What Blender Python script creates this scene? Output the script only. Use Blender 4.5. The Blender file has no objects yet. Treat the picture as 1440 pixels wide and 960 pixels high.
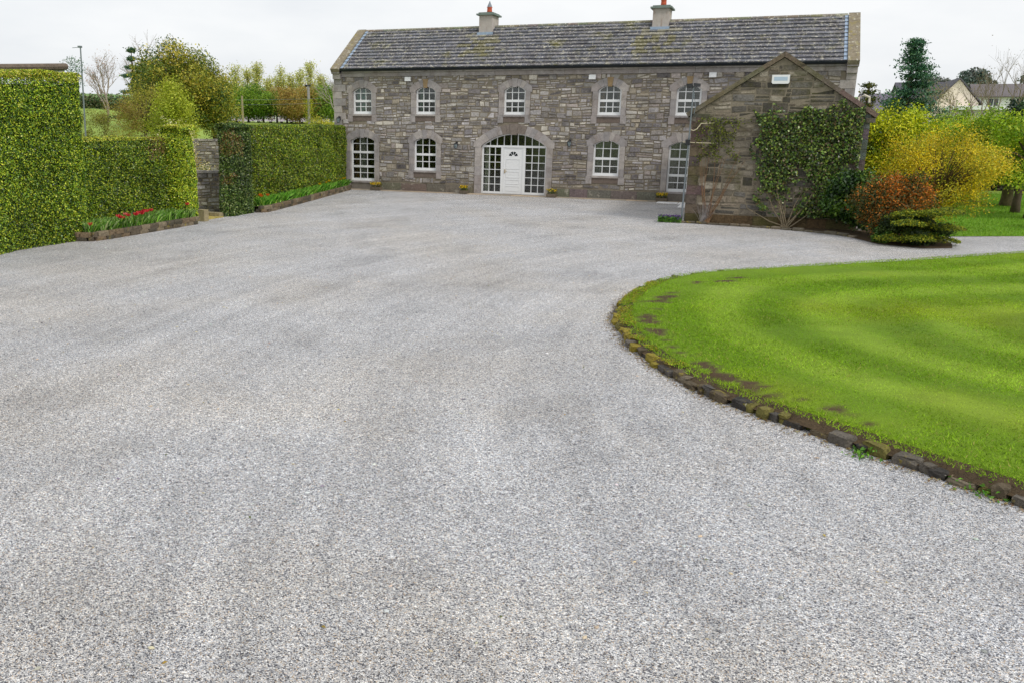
import bpy, math, random
import numpy as np
from mathutils import Matrix, Vector
from mathutils.geometry import tessellate_polygon

random.seed(7); rng = np.random.default_rng(7)
S = bpy.context.scene
COL = S.collection

# ------------------------------------------------------------------ camera
CAM = np.array([10.70, -37.044, 2.964])
F_, PX_, PIT, ROL, YAW = 1200.0, 599.2, .247, .01, -.381
fw = np.array([math.sin(YAW)*math.cos(PIT), math.cos(YAW)*math.cos(PIT), -math.sin(PIT)])
rt = np.array([math.cos(YAW), -math.sin(YAW), 0.0]); up = np.cross(rt, fw)
rt, up = math.cos(ROL)*rt + math.sin(ROL)*up, -math.sin(ROL)*rt + math.cos(ROL)*up
cd = bpy.data.cameras.new('camera'); cam = bpy.data.objects.new('camera', cd); COL.objects.link(cam)
cd.sensor_fit = 'HORIZONTAL'; cd.sensor_width = 36; cd.lens = F_/1440*36; cd.shift_x = (720-PX_)/1440
cd.clip_start = .1; cd.clip_end = 3000
m = Matrix.Identity(4)
for i in range(3):
    m[i][0] = rt[i]; m[i][1] = up[i]; m[i][2] = -fw[i]; m[i][3] = CAM[i]
cam.matrix_world = m
S.camera = cam

# ------------------------------------------------------------------ light
SUN_EL, SUN_AZ = math.radians(46), math.radians(118)      # azimuth from +Y towards +X
w = bpy.data.worlds.new('World'); S.world = w; w.use_nodes = True
nt = w.node_tree; N = nt.nodes; L = nt.links
for n in list(N): N.remove(n)
wo = N.new('ShaderNodeOutputWorld'); bg = N.new('ShaderNodeBackground'); bg.inputs['Strength'].default_value = .1
sky = N.new('ShaderNodeTexSky'); sky.sky_type = 'NISHITA'; sky.sun_disc = False
sky.sun_elevation = SUN_EL; sky.sun_rotation = SUN_AZ; sky.air_density = 1.2; sky.dust_density = 2
tc = N.new('ShaderNodeTexCoord'); mp = N.new('ShaderNodeMapping'); mp.inputs['Scale'].default_value = (1, 1, 3.2)
nz = N.new('ShaderNodeTexNoise'); nz.inputs['Scale'].default_value = 1.7; nz.inputs['Detail'].default_value = 6; nz.inputs['Roughness'].default_value = .55
cr = N.new('ShaderNodeValToRGB'); cr.color_ramp.elements[0].position = .33; cr.color_ramp.elements[1].position = .60
cr.color_ramp.elements[0].color = (6.9, 7.25, 7.7, 1); cr.color_ramp.elements[1].color = (8.95, 9.05, 9.15, 1)
mx = N.new('ShaderNodeMix'); mx.data_type = 'RGBA'; mx.inputs[0].default_value = .94
L.new(tc.outputs['Generated'], mp.inputs['Vector']); L.new(mp.outputs[0], nz.inputs['Vector']); L.new(nz.outputs[0], cr.inputs[0])
L.new(sky.outputs[0], mx.inputs[6]); L.new(cr.outputs[0], mx.inputs[7]); L.new(mx.outputs[2], bg.inputs['Color']); L.new(bg.outputs[0], wo.inputs[0])
sd = bpy.data.lights.new('sun', 'SUN'); sd.energy = 1.5; sd.angle = math.radians(12); sd.color = (1, .95, .87)
so = bpy.data.objects.new('sun', sd); COL.objects.link(so)
sv = Vector((math.sin(SUN_AZ)*math.cos(SUN_EL), math.cos(SUN_AZ)*math.cos(SUN_EL), math.sin(SUN_EL)))
so.rotation_euler = sv.to_track_quat('Z', 'Y').to_euler(); so.location = (20, -20, 30)
vs = S.view_settings; vs.view_transform = 'Standard'; vs.look = 'None'; vs.exposure = 0.16; vs.gamma = 1; vs.use_curve_mapping = False
S.cycles.max_bounces = 6; S.cycles.transparent_max_bounces = 8

# ------------------------------------------------------------------ helpers
def ray(px, py): return fw + rt*(px-PX_)/F_ + up*(480-py)/F_
def AT(px, py, Y):
    d = ray(px, py); return CAM + d*(Y-CAM[1])/d[1]
def GP(px, py, z=0.0):
    d = ray(px, py); return CAM + d*(z-CAM[2])/d[2]
def PRJ(P):
    d = P-CAM; z = d@fw; z = np.where(np.abs(z) < 1e-6, 1e-6, z)
    return PX_+F_*(d@rt)/z, 480-F_*(d@up)/z, z
def C8(r, g, b, k=1.0):
    f = lambda v: ((v/255+.055)/1.055)**2.4 if v > 10 else v/255/12.92
    return (f(r)*k, f(g)*k, f(b)*k)

_k = rng.normal(size=(24, 3)); _ph = rng.uniform(0, 6.28, 24)
def fbm(P, sc, oct=3):
    P = np.atleast_2d(P).astype(float); v = np.zeros(len(P)); a = 1.0
    for o in range(oct):
        for j in range(6):
            i = (o*6+j) % 24
            v += a*np.sin(P@_k[i]*sc*(1.9**o)+_ph[i]+o)/6**.5
        a *= .55
    return v*.6
def smooth(t):
    t = np.clip(t, 0, 1); return t*t*(3-2*t)
def H(x, y):
    x = np.asarray(x, float); y = np.asarray(y, float)
    dx = np.maximum(-11-x, 0); dy = np.maximum(y-9, 0); r = np.hypot(dx, dy)
    rr = np.maximum(r, np.maximum(x-70, 0)*.6)
    return 3.1*smooth(rr/52) + 9.2*smooth((rr-85)/170) + .5*smooth(rr/150)*(np.sin(x*.021+1)+np.cos(y*.017))

class MB:
    def __init__(s): s.v = []; s.f = []; s.c = []; s.m = []
    def add(s, vs_, fs, c=(1, 1, 1), mi=0):
        b = len(s.v); s.v.extend([tuple(map(float, p)) for p in vs_])
        for f in fs: s.f.append([i+b for i in f]); s.c.append(c); s.m.append(mi)
    def box(s, x0, x1, y0, y1, z0, z1, c=(1, 1, 1), mi=0, j=0.0):
        P = [(x0,y0,z0),(x1,y0,z0),(x1,y1,z0),(x0,y1,z0),(x0,y0,z1),(x1,y0,z1),(x1,y1,z1),(x0,y1,z1)]
        if j: P = [(p[0]+random.uniform(-j,j), p[1]+random.uniform(-j,j), p[2]+random.uniform(-j,j)) for p in P]
        s.add(P, [(0,3,2,1),(4,5,6,7),(0,1,5,4),(1,2,6,5),(2,3,7,6),(3,0,4,7)], c, mi)
    def prism(s, poly, y0, y1, c=(1,1,1), mi=0):
        """poly (x,z) counter-clockwise seen from -y; front at y0"""
        n = len(poly)
        P = [(p[0], y0, p[1]) for p in poly] + [(p[0], y1, p[1]) for p in poly]
        tr = tessellate_polygon([[Vector((p[0], p[1], 0)) for p in poly]])
        F = [tuple(t) for t in tr] + [tuple(i+n for i in t[::-1]) for t in tr]
        F += [(i, i+n, (i+1) % n+n, (i+1) % n) for i in range(n)]
        s.add(P, F, c, mi)
    def tube(s, pts, rad, n=6, c=(1,1,1), mi=0):
        pts = [np.array(p, float) for p in pts]
        if not hasattr(rad, '__len__'): rad = [rad]*len(pts)
        V = []
        for i, p in enumerate(pts):
            t = pts[min(i+1, len(pts)-1)]-pts[max(i-1, 0)]; t = t/(np.linalg.norm(t)+1e-9)
            a = np.cross(t, (0,0,1) if abs(t[2]) < .9 else (1,0,0)); a /= np.linalg.norm(a)+1e-9; b = np.cross(t, a)
            for k in range(n):
                an = 2*math.pi*k/n; V.append(p+rad[i]*(math.cos(an)*a+math.sin(an)*b))
        F = [(i*n+k, i*n+(k+1) % n, (i+1)*n+(k+1) % n, (i+1)*n+k) for i in range(len(pts)-1) for k in range(n)]
        F += [tuple(range(n))[::-1], tuple((len(pts)-1)*n+k for k in range(n))]
        s.add(V, F, c, mi)
    def build(s, name, mats, parent=None, smooth_=False):
        if not isinstance(mats, (list, tuple)): mats = [mats]
        me = bpy.data.meshes.new(name); me.from_pydata(s.v, [], s.f)
        for mm in mats: me.materials.append(mm)
        me.polygons.foreach_set('material_index', s.m)
        lt = np.zeros(len(me.polygons), int); me.polygons.foreach_get('loop_total', lt)
        cc = np.repeat(np.array([tuple(c)+(1,) for c in s.c], dtype=np.float32), lt, axis=0)
        at = me.color_attributes.new('Col', 'FLOAT_COLOR', 'CORNER'); at.data.foreach_set('color', cc.ravel())
        if smooth_: me.polygons.foreach_set('use_smooth', np.ones(len(me.polygons), bool))
        me.update(); o = bpy.data.objects.new(name, me); COL.objects.link(o)
        if parent is not None: o.parent = parent; o.matrix_parent_inverse = parent.matrix_basis.inverted()
        return o

def fastmesh(name, V, nper, colors, mats, parent=None, extra=None, smooth_=False):
    """V (n*nper,3) polygons with nper corners each; colors (n,3)"""
    if extra is not None:                                   # extra = MB with additional faces
        pass
    n = len(V)//nper; me = bpy.data.meshes.new(name)
    nv = len(V); ev = []; ef = []; ec = []
    if extra is not None: ev, ef, ec = extra.v, extra.f, extra.c
    allv = np.concatenate([V, np.array(ev).reshape(-1, 3)]) if len(ev) else V
    li = np.arange(nv); lt = np.full(n, nper); 
    if len(ef):
        li = np.concatenate([li, np.array([i+nv for f in ef for i in f])]); lt = np.concatenate([lt, [len(f) for f in ef]])
        colors = np.concatenate([colors, np.array(ec)])
    me.vertices.add(len(allv)); me.vertices.foreach_set('co', allv.astype(np.float32).ravel())
    me.loops.add(len(li)); me.loops.foreach_set('vertex_index', li.astype(np.int32))
    me.polygons.add(len(lt)); ls = np.concatenate([[0], np.cumsum(lt)[:-1]])
    me.polygons.foreach_set('loop_start', ls.astype(np.int32)); me.polygons.foreach_set('loop_total', lt.astype(np.int32))
    me.materials.append(mats)
    cc = np.repeat(np.concatenate([colors, np.ones((len(colors), 1))], 1).astype(np.float32), lt, axis=0)
    at = me.color_attributes.new('Col', 'FLOAT_COLOR', 'CORNER'); at.data.foreach_set('color', cc.ravel())
    me.update(calc_edges=True); me.validate()
    o = bpy.data.objects.new(name, me); COL.objects.link(o)
    if parent is not None: o.parent = parent; o.matrix_parent_inverse = parent.matrix_basis.inverted()
    return o

def leafverts(C, size, nrm=None, spread=1.0, asp=.55, droop=0):
    n = len(C); nn = rng.normal(size=(n, 3))
    if nrm is not None:
        nn = nn/np.linalg.norm(nn, axis=1)[:, None]*spread + nrm
    nn /= np.linalg.norm(nn, axis=1)[:, None]+1e-9
    t = rng.normal(size=(n, 3)); t[:, 2] -= droop; t -= (t*nn).sum(1)[:, None]*nn; t /= np.linalg.norm(t, axis=1)[:, None]+1e-9
    b = np.cross(nn, t); s = (np.ones(n)*size)[:, None] if np.isscalar(size) else size[:, None]
    fold = nn*s*.18
    V = np.stack([C+t*s*.5, C+b*s*.5*asp+fold, C-t*s*.5, C-b*s*.5*asp+fold], 1)
    return V.reshape(-1, 3)
def pick(pal, n, jit=.18, wts=None):
    pal = np.array(pal); i = rng.choice(len(pal), n, p=wts); c = pal[i]
    return np.clip(c*(1+rng.normal(0, jit, (n, 1)))*(1+rng.normal(0, jit*.25, (n, 3))), .003, 1)

def tag(o, label=None, cat=None, group=None, kind=None):
    if label: o['label'] = label
    if cat: o['category'] = cat
    if group: o['group'] = group
    if kind: o['kind'] = kind
    return o
def empty(name, loc, label=None, cat=None, group=None, rz=0):
    o = bpy.data.objects.new(name, None); COL.objects.link(o); o.location = loc; o.rotation_euler = (0, 0, rz)
    o.empty_display_size = .3
    bpy_m = Matrix.Translation(Vector(loc)) @ Matrix.Rotation(rz, 4, 'Z'); o.matrix_basis = bpy_m
    return tag(o, label, cat, group)
def copy_tree(o, parent=None):
    c = o.copy(); COL.objects.link(c); c.parent = parent
    if parent is not None: c.matrix_parent_inverse = o.matrix_parent_inverse.copy()
    for ch in list(o.children): copy_tree(ch, c)
    return c

# ------------------------------------------------------------------ materials
def mat(name, col=(1,1,1), attr=False, rough=.8, n1=None, n2=None, bump=None, spec=.3, trans=0, metal=0, tint=None, coat=0):
    """n1/n2 = (scale, amount) brightness mottling; tint=(scale, lo, hi, colour) patches; bump=(scale,strength,dist)"""
    M_ = bpy.data.materials.new(name); M_.use_nodes = True; t = M_.node_tree; N = t.nodes; L = t.links
    bs = N['Principled BSDF']; bs.inputs['Roughness'].default_value = rough; bs.inputs['Metallic'].default_value = metal
    bs.inputs['Specular IOR Level'].default_value = spec; bs.inputs['Coat Weight'].default_value = coat
    tc = N.new('ShaderNodeTexCoord'); vec = tc.outputs['Object']
    geo = N.new('ShaderNodeNewGeometry'); vec = geo.outputs['Position']
    if attr:
        a = N.new('ShaderNodeAttribute'); a.attribute_name = 'Col'; cur = a.outputs['Color']
        if col != (1,1,1):
            q = N.new('ShaderNodeMix'); q.data_type = 'RGBA'; q.blend_type = 'MULTIPLY'; q.inputs[0].default_value = 1
            L.new(cur, q.inputs[6]); q.inputs[7].default_value = (*col, 1); cur = q.outputs[2]
    else:
        a = N.new('ShaderNodeRGB'); a.outputs[0].default_value = (*col, 1); cur = a.outputs[0]
    for nn in (n1, n2):
        if nn:
            z = N.new('ShaderNodeTexNoise'); z.inputs['Scale'].default_value = nn[0]; z.inputs['Detail'].default_value = 5
            z.inputs['Roughness'].default_value = .65
            L.new(vec, z.inputs['Vector'])
            mr = N.new('ShaderNodeMapRange'); mr.inputs[1].default_value = .25; mr.inputs[2].default_value = .75
            mr.inputs[3].default_value = 1-nn[1]; mr.inputs[4].default_value = 1+nn[1]; L.new(z.outputs[0], mr.inputs[0])
            q = N.new('ShaderNodeVectorMath'); q.operation = 'SCALE'; L.new(cur, q.inputs[0]); L.new(mr.outputs[0], q.inputs['Scale']); cur = q.outputs[0]
    for tt in (tint or []):
        z = N.new('ShaderNodeTexNoise'); z.inputs['Scale'].default_value = tt[0]; z.inputs['Detail'].default_value = 6; z.inputs['Roughness'].default_value = .7
        if len(tt) > 4:
            mpn = N.new('ShaderNodeMapping'); mpn.inputs['Scale'].default_value = tt[4]; mpn.inputs['Location'].default_value = (tt[0], 3, 1); L.new(vec, mpn.inputs[0]); L.new(mpn.outputs[0], z.inputs['Vector'])
        else: L.new(vec, z.inputs['Vector'])
        mr = N.new('ShaderNodeMapRange'); mr.inputs[1].default_value = tt[1]; mr.inputs[2].default_value = tt[2]; L.new(z.outputs[0], mr.inputs[0])
        q = N.new('ShaderNodeMix'); q.data_type = 'RGBA'; L.new(mr.outputs[0], q.inputs[0]); L.new(cur, q.inputs[6]); q.inputs[7].default_value = (*tt[3], 1); cur = q.outputs[2]
    L.new(cur, bs.inputs['Base Color'])
    if bump:
        z = N.new('ShaderNodeTexNoise'); z.inputs['Scale'].default_value = bump[0]; z.inputs['Detail'].default_value = 6; L.new(vec, z.inputs['Vector'])
        b = N.new('ShaderNodeBump'); b.inputs['Strength'].default_value = bump[1]; b.inputs['Distance'].default_value = bump[2]
        L.new(z.outputs[0], b.inputs['Height']); L.new(b.outputs[0], bs.inputs['Normal'])
    if trans:
        tr = N.new('ShaderNodeBsdfTranslucent'); L.new(cur, tr.inputs['Color']); ms = N.new('ShaderNodeMixShader'); ms.inputs[0].default_value = trans
        L.new(bs.outputs[0], ms.inputs[1]); L.new(tr.outputs[0], ms.inputs[2]); L.new(ms.outputs[0], N['Material Output'].inputs[0])
    return M_

LEAF = mat('leaf', attr=True, rough=.5, spec=.35, trans=.25)
LEAFG = mat('glossy_leaf', attr=True, rough=.35, spec=.5, trans=.15)
GRASS = mat('grass_blade', attr=True, rough=.6, spec=.2, trans=.3)
BARK = mat('bark', attr=True, rough=.9, n1=(9, .35), bump=(20, .6, .03))
RUBBLE = mat('rubble_stone', attr=True, rough=.92, n1=(14, .38), n2=(55, .3), bump=(35, .9, .02),
             tint=[(.7, .50, .76, C8(92, 87, 85), (1, 1, 1.6)), (3.5, .56, .70, C8(176, 170, 158)), (3.1, .58, .72, C8(72, 68, 66))])
RUBBLE_D = mat('mossy_rubble_stone', attr=True, rough=.95, n1=(12, .4), n2=(50, .3), bump=(30, 1, .025),
             tint=[(1.3, .50, .72, C8(78, 76, 40)), (4.5, .58, .72, C8(52, 48, 40)), (11, .66, .74, C8(150, 146, 128))])
ASHLAR = mat('dressed_limestone', attr=True, rough=.85, n1=(4, .24), n2=(30, .2), bump=(60, .5, .012),
             tint=[(1.9, .52, .78, C8(116, 104, 94), (1, 1, .6)), (9, .66, .78, C8(92, 86, 80))])
MORTAR = mat('mortar', C8(132, 123, 108), rough=.95, n1=(6, .25), n2=(40, .3), bump=(40, .6, .01))
SLATE = mat('roof_slate', attr=True, rough=.75, n1=(1.4, .18), n2=(25, .25), bump=(50, .4, .01),
            tint=[(1.1, .55, .72, C8(116, 112, 66)), (3.3, .60, .68, C8(84, 80, 78)), (7, .57, .62, C8(186, 182, 166), (.7, 1, 1)), (13, .585, .62, C8(224, 218, 204))])
SLATEP = mat('plain_roof', C8(92, 90, 98), rough=.8, n1=(2, .2), n2=(14, .2))
LEAD = mat('lead_flashing', C8(150, 168, 190), rough=.5, n1=(8, .15))
LICHEN = mat('lichened_coping', C8(134, 124, 106), rough=.95, n1=(6, .3), n2=(30, .2), bump=(30, .8, .02), tint=[(8, .56, .63, C8(206, 204, 190)), (4, .55, .65, C8(140, 128, 80))])
RENDERM = mat('chimney_render', C8(178, 170, 164), rough=.9, n1=(5, .15), tint=[(3, .52, .75, C8(140, 112, 96), (2, 2, .6))])
TERRA = mat('terracotta', C8(190, 92, 66), rough=.8, n1=(12, .2))
WHITE = mat('white_paint', (.8, .81, .82), rough=.35, spec=.4)
BLACK = mat('black_gutter', (.012, .017, .022), rough=.35)
METAL = mat('grey_metal', C8(130, 138, 145), rough=.45, metal=.6)
IRON = mat('dark_iron', (.03, .032, .035), rough=.5)
CURT = mat('curtain', attr=True, rough=.95, n1=(9, .2))
ROOM = mat('room_dark', C8(58, 42, 34), rough=.9, n1=(1.3, .4))
SOIL = mat('soil', C8(80, 66, 48), rough=1, n1=(8, .4), n2=(50, .4), bump=(40, 1, .03))
PETAL = mat('petal', attr=True, rough=.6, trans=.3)
WOOD = mat('weathered_wood', C8(150, 140, 110), rough=.9, n1=(8, .2))
RWALL = mat('house_render', attr=True, rough=.9, n1=(.5, .06))
FLAG = mat('flagstone', C8(176, 162, 142), rough=.9, n1=(2, .2), n2=(20, .2), bump=(30, .4, .01))

def glassmat():
    M_ = bpy.data.materials.new('window_glass'); M_.use_nodes = True; t = M_.node_tree; N = t.nodes; L = t.links
    for n in list(N): N.remove(n)
    o = N.new('ShaderNodeOutputMaterial'); ms = N.new('ShaderNodeMixShader'); tr = N.new('ShaderNodeBsdfTransparent'); gl = N.new('ShaderNodeBsdfGlossy')
    tr.inputs[0].default_value = (.86, .9, .88, 1); gl.inputs['Roughness'].default_value = .12
    fr = N.new('ShaderNodeFresnel'); fr.inputs[0].default_value = 1.7
    L.new(fr.outputs[0], ms.inputs[0]); L.new(tr.outputs[0], ms.inputs[1]); L.new(gl.outputs[0], ms.inputs[2]); L.new(ms.outputs[0], o.inputs[0])
    return M_
GLASS = glassmat()

def gravelmat():
    M_ = bpy.data.materials.new('gravel'); M_.use_nodes = True; t = M_.node_tree; N = t.nodes; L = t.links
    bs = N['Principled BSDF']; bs.inputs['Roughness'].default_value = .85; bs.inputs['Specular IOR Level'].default_value = .25
    g = N.new('ShaderNodeNewGeometry'); pos = g.outputs['Position']
    def vor(sc):
        v = N.new('ShaderNodeTexVoronoi'); v.inputs['Scale'].default_value = sc; v.inputs['Randomness'].default_value = 1; L.new(pos, v.inputs['Vector']); return v
    def ramp(src, els):
        r = N.new('ShaderNodeValToRGB'); r.color_ramp.interpolation = 'LINEAR'; e = r.color_ramp.elements
        while len(e) > 1: e.remove(e[0])
        e[0].position = els[0][0]; e[0].color = (*els[0][1], 1)
        for p, c in els[1:]: q = e.new(p); q.color = (*c, 1)
        L.new(src, r.inputs[0]); return r.outputs[0]
    v1 = vor(128); v2 = vor(52)
    sx = N.new('ShaderNodeSeparateColor'); L.new(v1.outputs['Color'], sx.inputs[0])
    chips = ramp(sx.outputs[0], [(0, (.07,.07,.08)), (.13, (.13,.135,.16)), (.26, (.34,.35,.385)), (.45, (.50,.51,.535)), (.62, (.64,.645,.66)), (.72, (.56,.44,.32)), (.78, (.62,.63,.65)), (.92, (.80,.80,.80)), (1, (.88,.88,.87))])
    s2 = N.new('ShaderNodeSeparateColor'); L.new(v2.outputs['Color'], s2.inputs[0])
    cl = N.new('ShaderNodeMapRange'); cl.inputs[3].default_value = .78; cl.inputs[4].default_value = 1.28; L.new(s2.outputs[0], cl.inputs[0])
    def scale(c, f):
        q = N.new('ShaderNodeVectorMath'); q.operation = 'SCALE'; L.new(c, q.inputs[0]); L.new(f, q.inputs['Scale']); return q.outputs[0]
    cur = scale(chips, cl.outputs[0])
    # gaps between chips
    gp = N.new('ShaderNodeMapRange'); gp.inputs[1].default_value = .35; gp.inputs[2].default_value = .75; gp.inputs[3].default_value = 1.06; gp.inputs[4].default_value = .52
    ds = N.new('ShaderNodeMath'); ds.operation = 'MULTIPLY'; ds.inputs[1].default_value = 1.0; L.new(v1.outputs['Distance'], ds.inputs[0]); L.new(ds.outputs[0], gp.inputs[0])
    cur = scale(cur, gp.outputs[0])
    def noise(sc, lo, hi, a, b, det=5, mapsc=None, loc=(0,0,0)):
        z = N.new('ShaderNodeTexNoise'); z.inputs['Scale'].default_value = sc; z.inputs['Detail'].default_value = det; z.inputs['Roughness'].default_value = .62
        mpn = N.new('ShaderNodeMapping'); mpn.inputs['Scale'].default_value = mapsc or (1,1,1); mpn.inputs['Location'].default_value = loc; L.new(pos, mpn.inputs[0]); L.new(mpn.outputs[0], z.inputs['Vector'])
        mr = N.new('ShaderNodeMapRange'); mr.inputs[1].default_value = lo; mr.inputs[2].default_value = hi; mr.inputs[3].default_value = a; mr.inputs[4].default_value = b; L.new(z.outputs[0], mr.inputs[0]); return mr.outputs[0]
    cur = scale(cur, noise(26, .3, .7, .84, 1.12))
    cur = scale(cur, noise(.42, .35, .7, 1.08, .92, 6, None, (3, 7, 0)))
    cur = scale(cur, noise(.55, .52, .74, 1.02, .74, 11, (1.3, .8, 1), (11, 2, 0)))     # damp worn patches
    # wheel tracks sweeping round the lawn
    sb_ = N.new('ShaderNodeVectorMath'); sb_.operation = 'SUBTRACT'; sb_.inputs[1].default_value = (24, -24, 0); L.new(pos, sb_.inputs[0])
    ln_ = N.new('ShaderNodeVectorMath'); ln_.operation = 'LENGTH'; L.new(sb_.outputs[0], ln_.inputs[0])
    sp_ = N.new('ShaderNodeSeparateXYZ'); L.new(sb_.outputs[0], sp_.inputs[0]); at_ = N.new('ShaderNodeMath'); at_.operation = 'ARCTAN2'; L.new(sp_.outputs[1], at_.inputs[0]); ng = N.new('ShaderNodeMath'); ng.operation = 'MULTIPLY'; ng.inputs[1].default_value = -1; L.new(sp_.outputs[0], ng.inputs[0]); L.new(ng.outputs[0], at_.inputs[1])
    cb_ = N.new('ShaderNodeCombineXYZ'); L.new(ln_.outputs['Value'], cb_.inputs[0]); L.new(at_.outputs[0], cb_.inputs[1])
    for (sc_, am, my) in ((1.1, .07, 1.6), (4.5, .08, 1.1)):
        mpn = N.new('ShaderNodeMapping'); mpn.inputs['Scale'].default_value = (1, my, 1); L.new(cb_.outputs[0], mpn.inputs[0])
        z = N.new('ShaderNodeTexNoise'); z.inputs['Scale'].default_value = sc_; z.inputs['Detail'].default_value = 4; L.new(mpn.outputs[0], z.inputs['Vector'])
        mr = N.new('ShaderNodeMapRange'); mr.inputs[1].default_value = .3; mr.inputs[2].default_value = .7; mr.inputs[3].default_value = 1-am; mr.inputs[4].default_value = 1+am; L.new(z.outputs[0], mr.inputs[0]); cur = scale(cur, mr.outputs[0])
    q = N.new('ShaderNodeVectorMath'); q.operation = 'MULTIPLY'; q.inputs[1].default_value = (1.10, 1.10, 1.105); L.new(cur, q.inputs[0]); cur = q.outputs[0]
    q = N.new('ShaderNodeMix'); q.data_type = 'RGBA'; q.blend_type = 'MULTIPLY'; q.inputs[7].default_value = (1.0, .965, .91, 1)
    L.new(noise(.25, .42, .62, 0, 1, 4), q.inputs[0]); L.new(cur, q.inputs[6]); cur = q.outputs[2]
    L.new(cur, bs.inputs['Base Color'])
    b = N.new('ShaderNodeBump'); b.inputs['Strength'].default_value = .8; b.inputs['Distance'].default_value = .012; b.invert = True
    b.inputs['Distance'].default_value = .009; L.new(v1.outputs['Distance'], b.inputs['Height']); L.new(b.outputs[0], bs.inputs['Normal'])
    return M_
GRAVEL = gravelmat()
FIELD = mat('field_grass', attr=True, rough=.95, n1=(.12, .12), n2=(1.2, .15), tint=[(.05, .56, .7, C8(120, 150, 60))])
TURF = mat('turf', attr=True, rough=.95, n1=(3, .15), n2=(60, .35), bump=(80, 1, .03))

# ------------------------------------------------------------------ setting
# terrain: one sheet to the horizon
xs = np.unique(np.concatenate([np.arange(-700, -60, 16), np.arange(-60, 60, 4), np.arange(60, 700, 16)])).astype(float)
ys = np.unique(np.concatenate([np.arange(-300, -60, 20), np.arange(-60, 80, 4), np.arange(80, 1000, 16)])).astype(float)
X, Y = np.meshgrid(xs, ys); Z = H(X, Y)-.03
mb = MB(); nx = len(xs)
mb.v = [tuple(p) for p in np.stack([X.ravel(), Y.ravel(), Z.ravel()], 1)]
for j in range(len(ys)-1):
    for i in range(nx-1):
        mb.f.append([j*nx+i, j*nx+i+1, (j+1)*nx+i+1, (j+1)*nx+i]); mb.m.append(0)
        dx = max(-11-xs[i], 0); dy = max(ys[j]-9, 0); r = math.hypot(dx, dy)
        c = C8(112, 142, 82) if r > 165 else C8(138, 160, 70)
        mb.c.append(c)
g = mb.build('ground', FIELD, None, True); tag(g, kind='structure')

# gravel yard: polygon sheet
def sheet(name, poly, z, m, c=(1,1,1)):
    tr = tessellate_polygon([[Vector((p[0], p[1], 0)) for p in poly]])
    b = MB(); b.add([(p[0], p[1], z) for p in poly], [tuple(t) for t in tr], c)
    o = b.build(name, m)
    me = o.data
    if len(me.polygons) and me.polygons[0].normal.z < 0: me.flip_normals()
    tag(o, kind='structure'); return o
yard = [(-6.6,-50),(40,-50),(40,-30),(40,-2.5),(20,-6.1),(17.6,-7.4),(15.9,-8.3),(14.6,-9.0),(13.3,-7.5),(13.3,.2),(-9.3,.2),(-8.8,-.4),(-6.6,-11.3),(-6.6,-13.2),(-9,-13.6),(-9,-14.8),(-6.6,-15.2)]
sheet('gravel_yard', yard, .004, GRAVEL)

# lawn island ---------------------------------------------------------------
K = [(16.6,-32.6),(14.6,-30.8),(13.6,-29.9),(12.85,-29.3),(12.19,-28.82),(11.53,-28.3),(10.74,-27.7),(10.2,-27.2),(9.82,-26.69),(9.39,-26.01),(8.98,-25.17),(8.66,-24.21),(8.5,-23.4),(8.43,-22.5),(8.47,-21.6),(8.63,-20.52),(9.03,-19.4),(9.66,-18.54),(10.47,-17.76),(11.32,-17.0),(12.52,-15.9),(13.77,-14.8),(15.14,-13.45),(16.58,-12.1),(18.6,-10.3),(22,-8.0),(27,-5.5)]
def dens(P, step):
    P = np.array(P, float); out = []
    for i in range(len(P)-1):
        p0 = P[max(i-1, 0)]; p1 = P[i]; p2 = P[i+1]; p3 = P[min(i+2, len(P)-1)]
        n = max(2, int(np.linalg.norm(p2-p1)/step))
        for t in np.arange(n)/n:
            out.append(.5*((2*p1)+(-p0+p2)*t+(2*p0-5*p1+4*p2-p3)*t*t+(-p0+3*p1-3*p2+p3)*t**3))
    out.append(P[-1]); return np.array(out)
KC = dens(K, .1)                                             # kerb outer line
tg = np.gradient(KC, axis=0); tg /= np.linalg.norm(tg, axis=1)[:, None]
nin = np.stack([tg[:, 1], -tg[:, 0]], 1)                      # points into the lawn
if (nin[len(nin)//2]@np.array([1, 0])) < 0: nin = -nin
def kdist(P):                                                # distance to kerb outer line and nearest index
    P = np.atleast_2d(P); D = np.full(len(P), 1e9); I = np.zeros(len(P), int)
    ks = KC[::2]
    for a in range(0, len(P), 20000):
        d = np.linalg.norm(P[a:a+20000, None, :]-ks[None], axis=2); I[a:a+20000] = d.argmin(1)*2; D[a:a+20000] = d.min(1)
    return D, I
def inpoly(P, poly):
    x, y = P[:, 0], P[:, 1]; r = np.zeros(len(P), bool); n = len(poly); j = n-1
    for i in range(n):
        xi, yi = poly[i]; xj, yj = poly[j]
        c = ((yi > y) != (yj > y)) & (x < (xj-xi)*(y-yi)/((yj-yi)+1e-12)+xi); r ^= c; j = i
    return r
lawn_poly = [tuple(p) for p in (KC+nin*.06)] + [(40, -6), (40, -32.6)]
BARE = [GP(935, 420, .14), GP(918, 436, .14), GP(912, 448, .14), GP(930, 472, .14), GP(948, 490, .14), GP(955, 494, .14), GP(990, 515, .14), GP(1008, 522, .14), GP(1020, 530, .14), GP(1050, 541, .14), GP(1060, 545, .14), GP(1135, 566, .14), GP(1150, 572, .14), GP(975, 402, .14), GP(1020, 396, .14), GP(905, 430, .14)]
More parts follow.
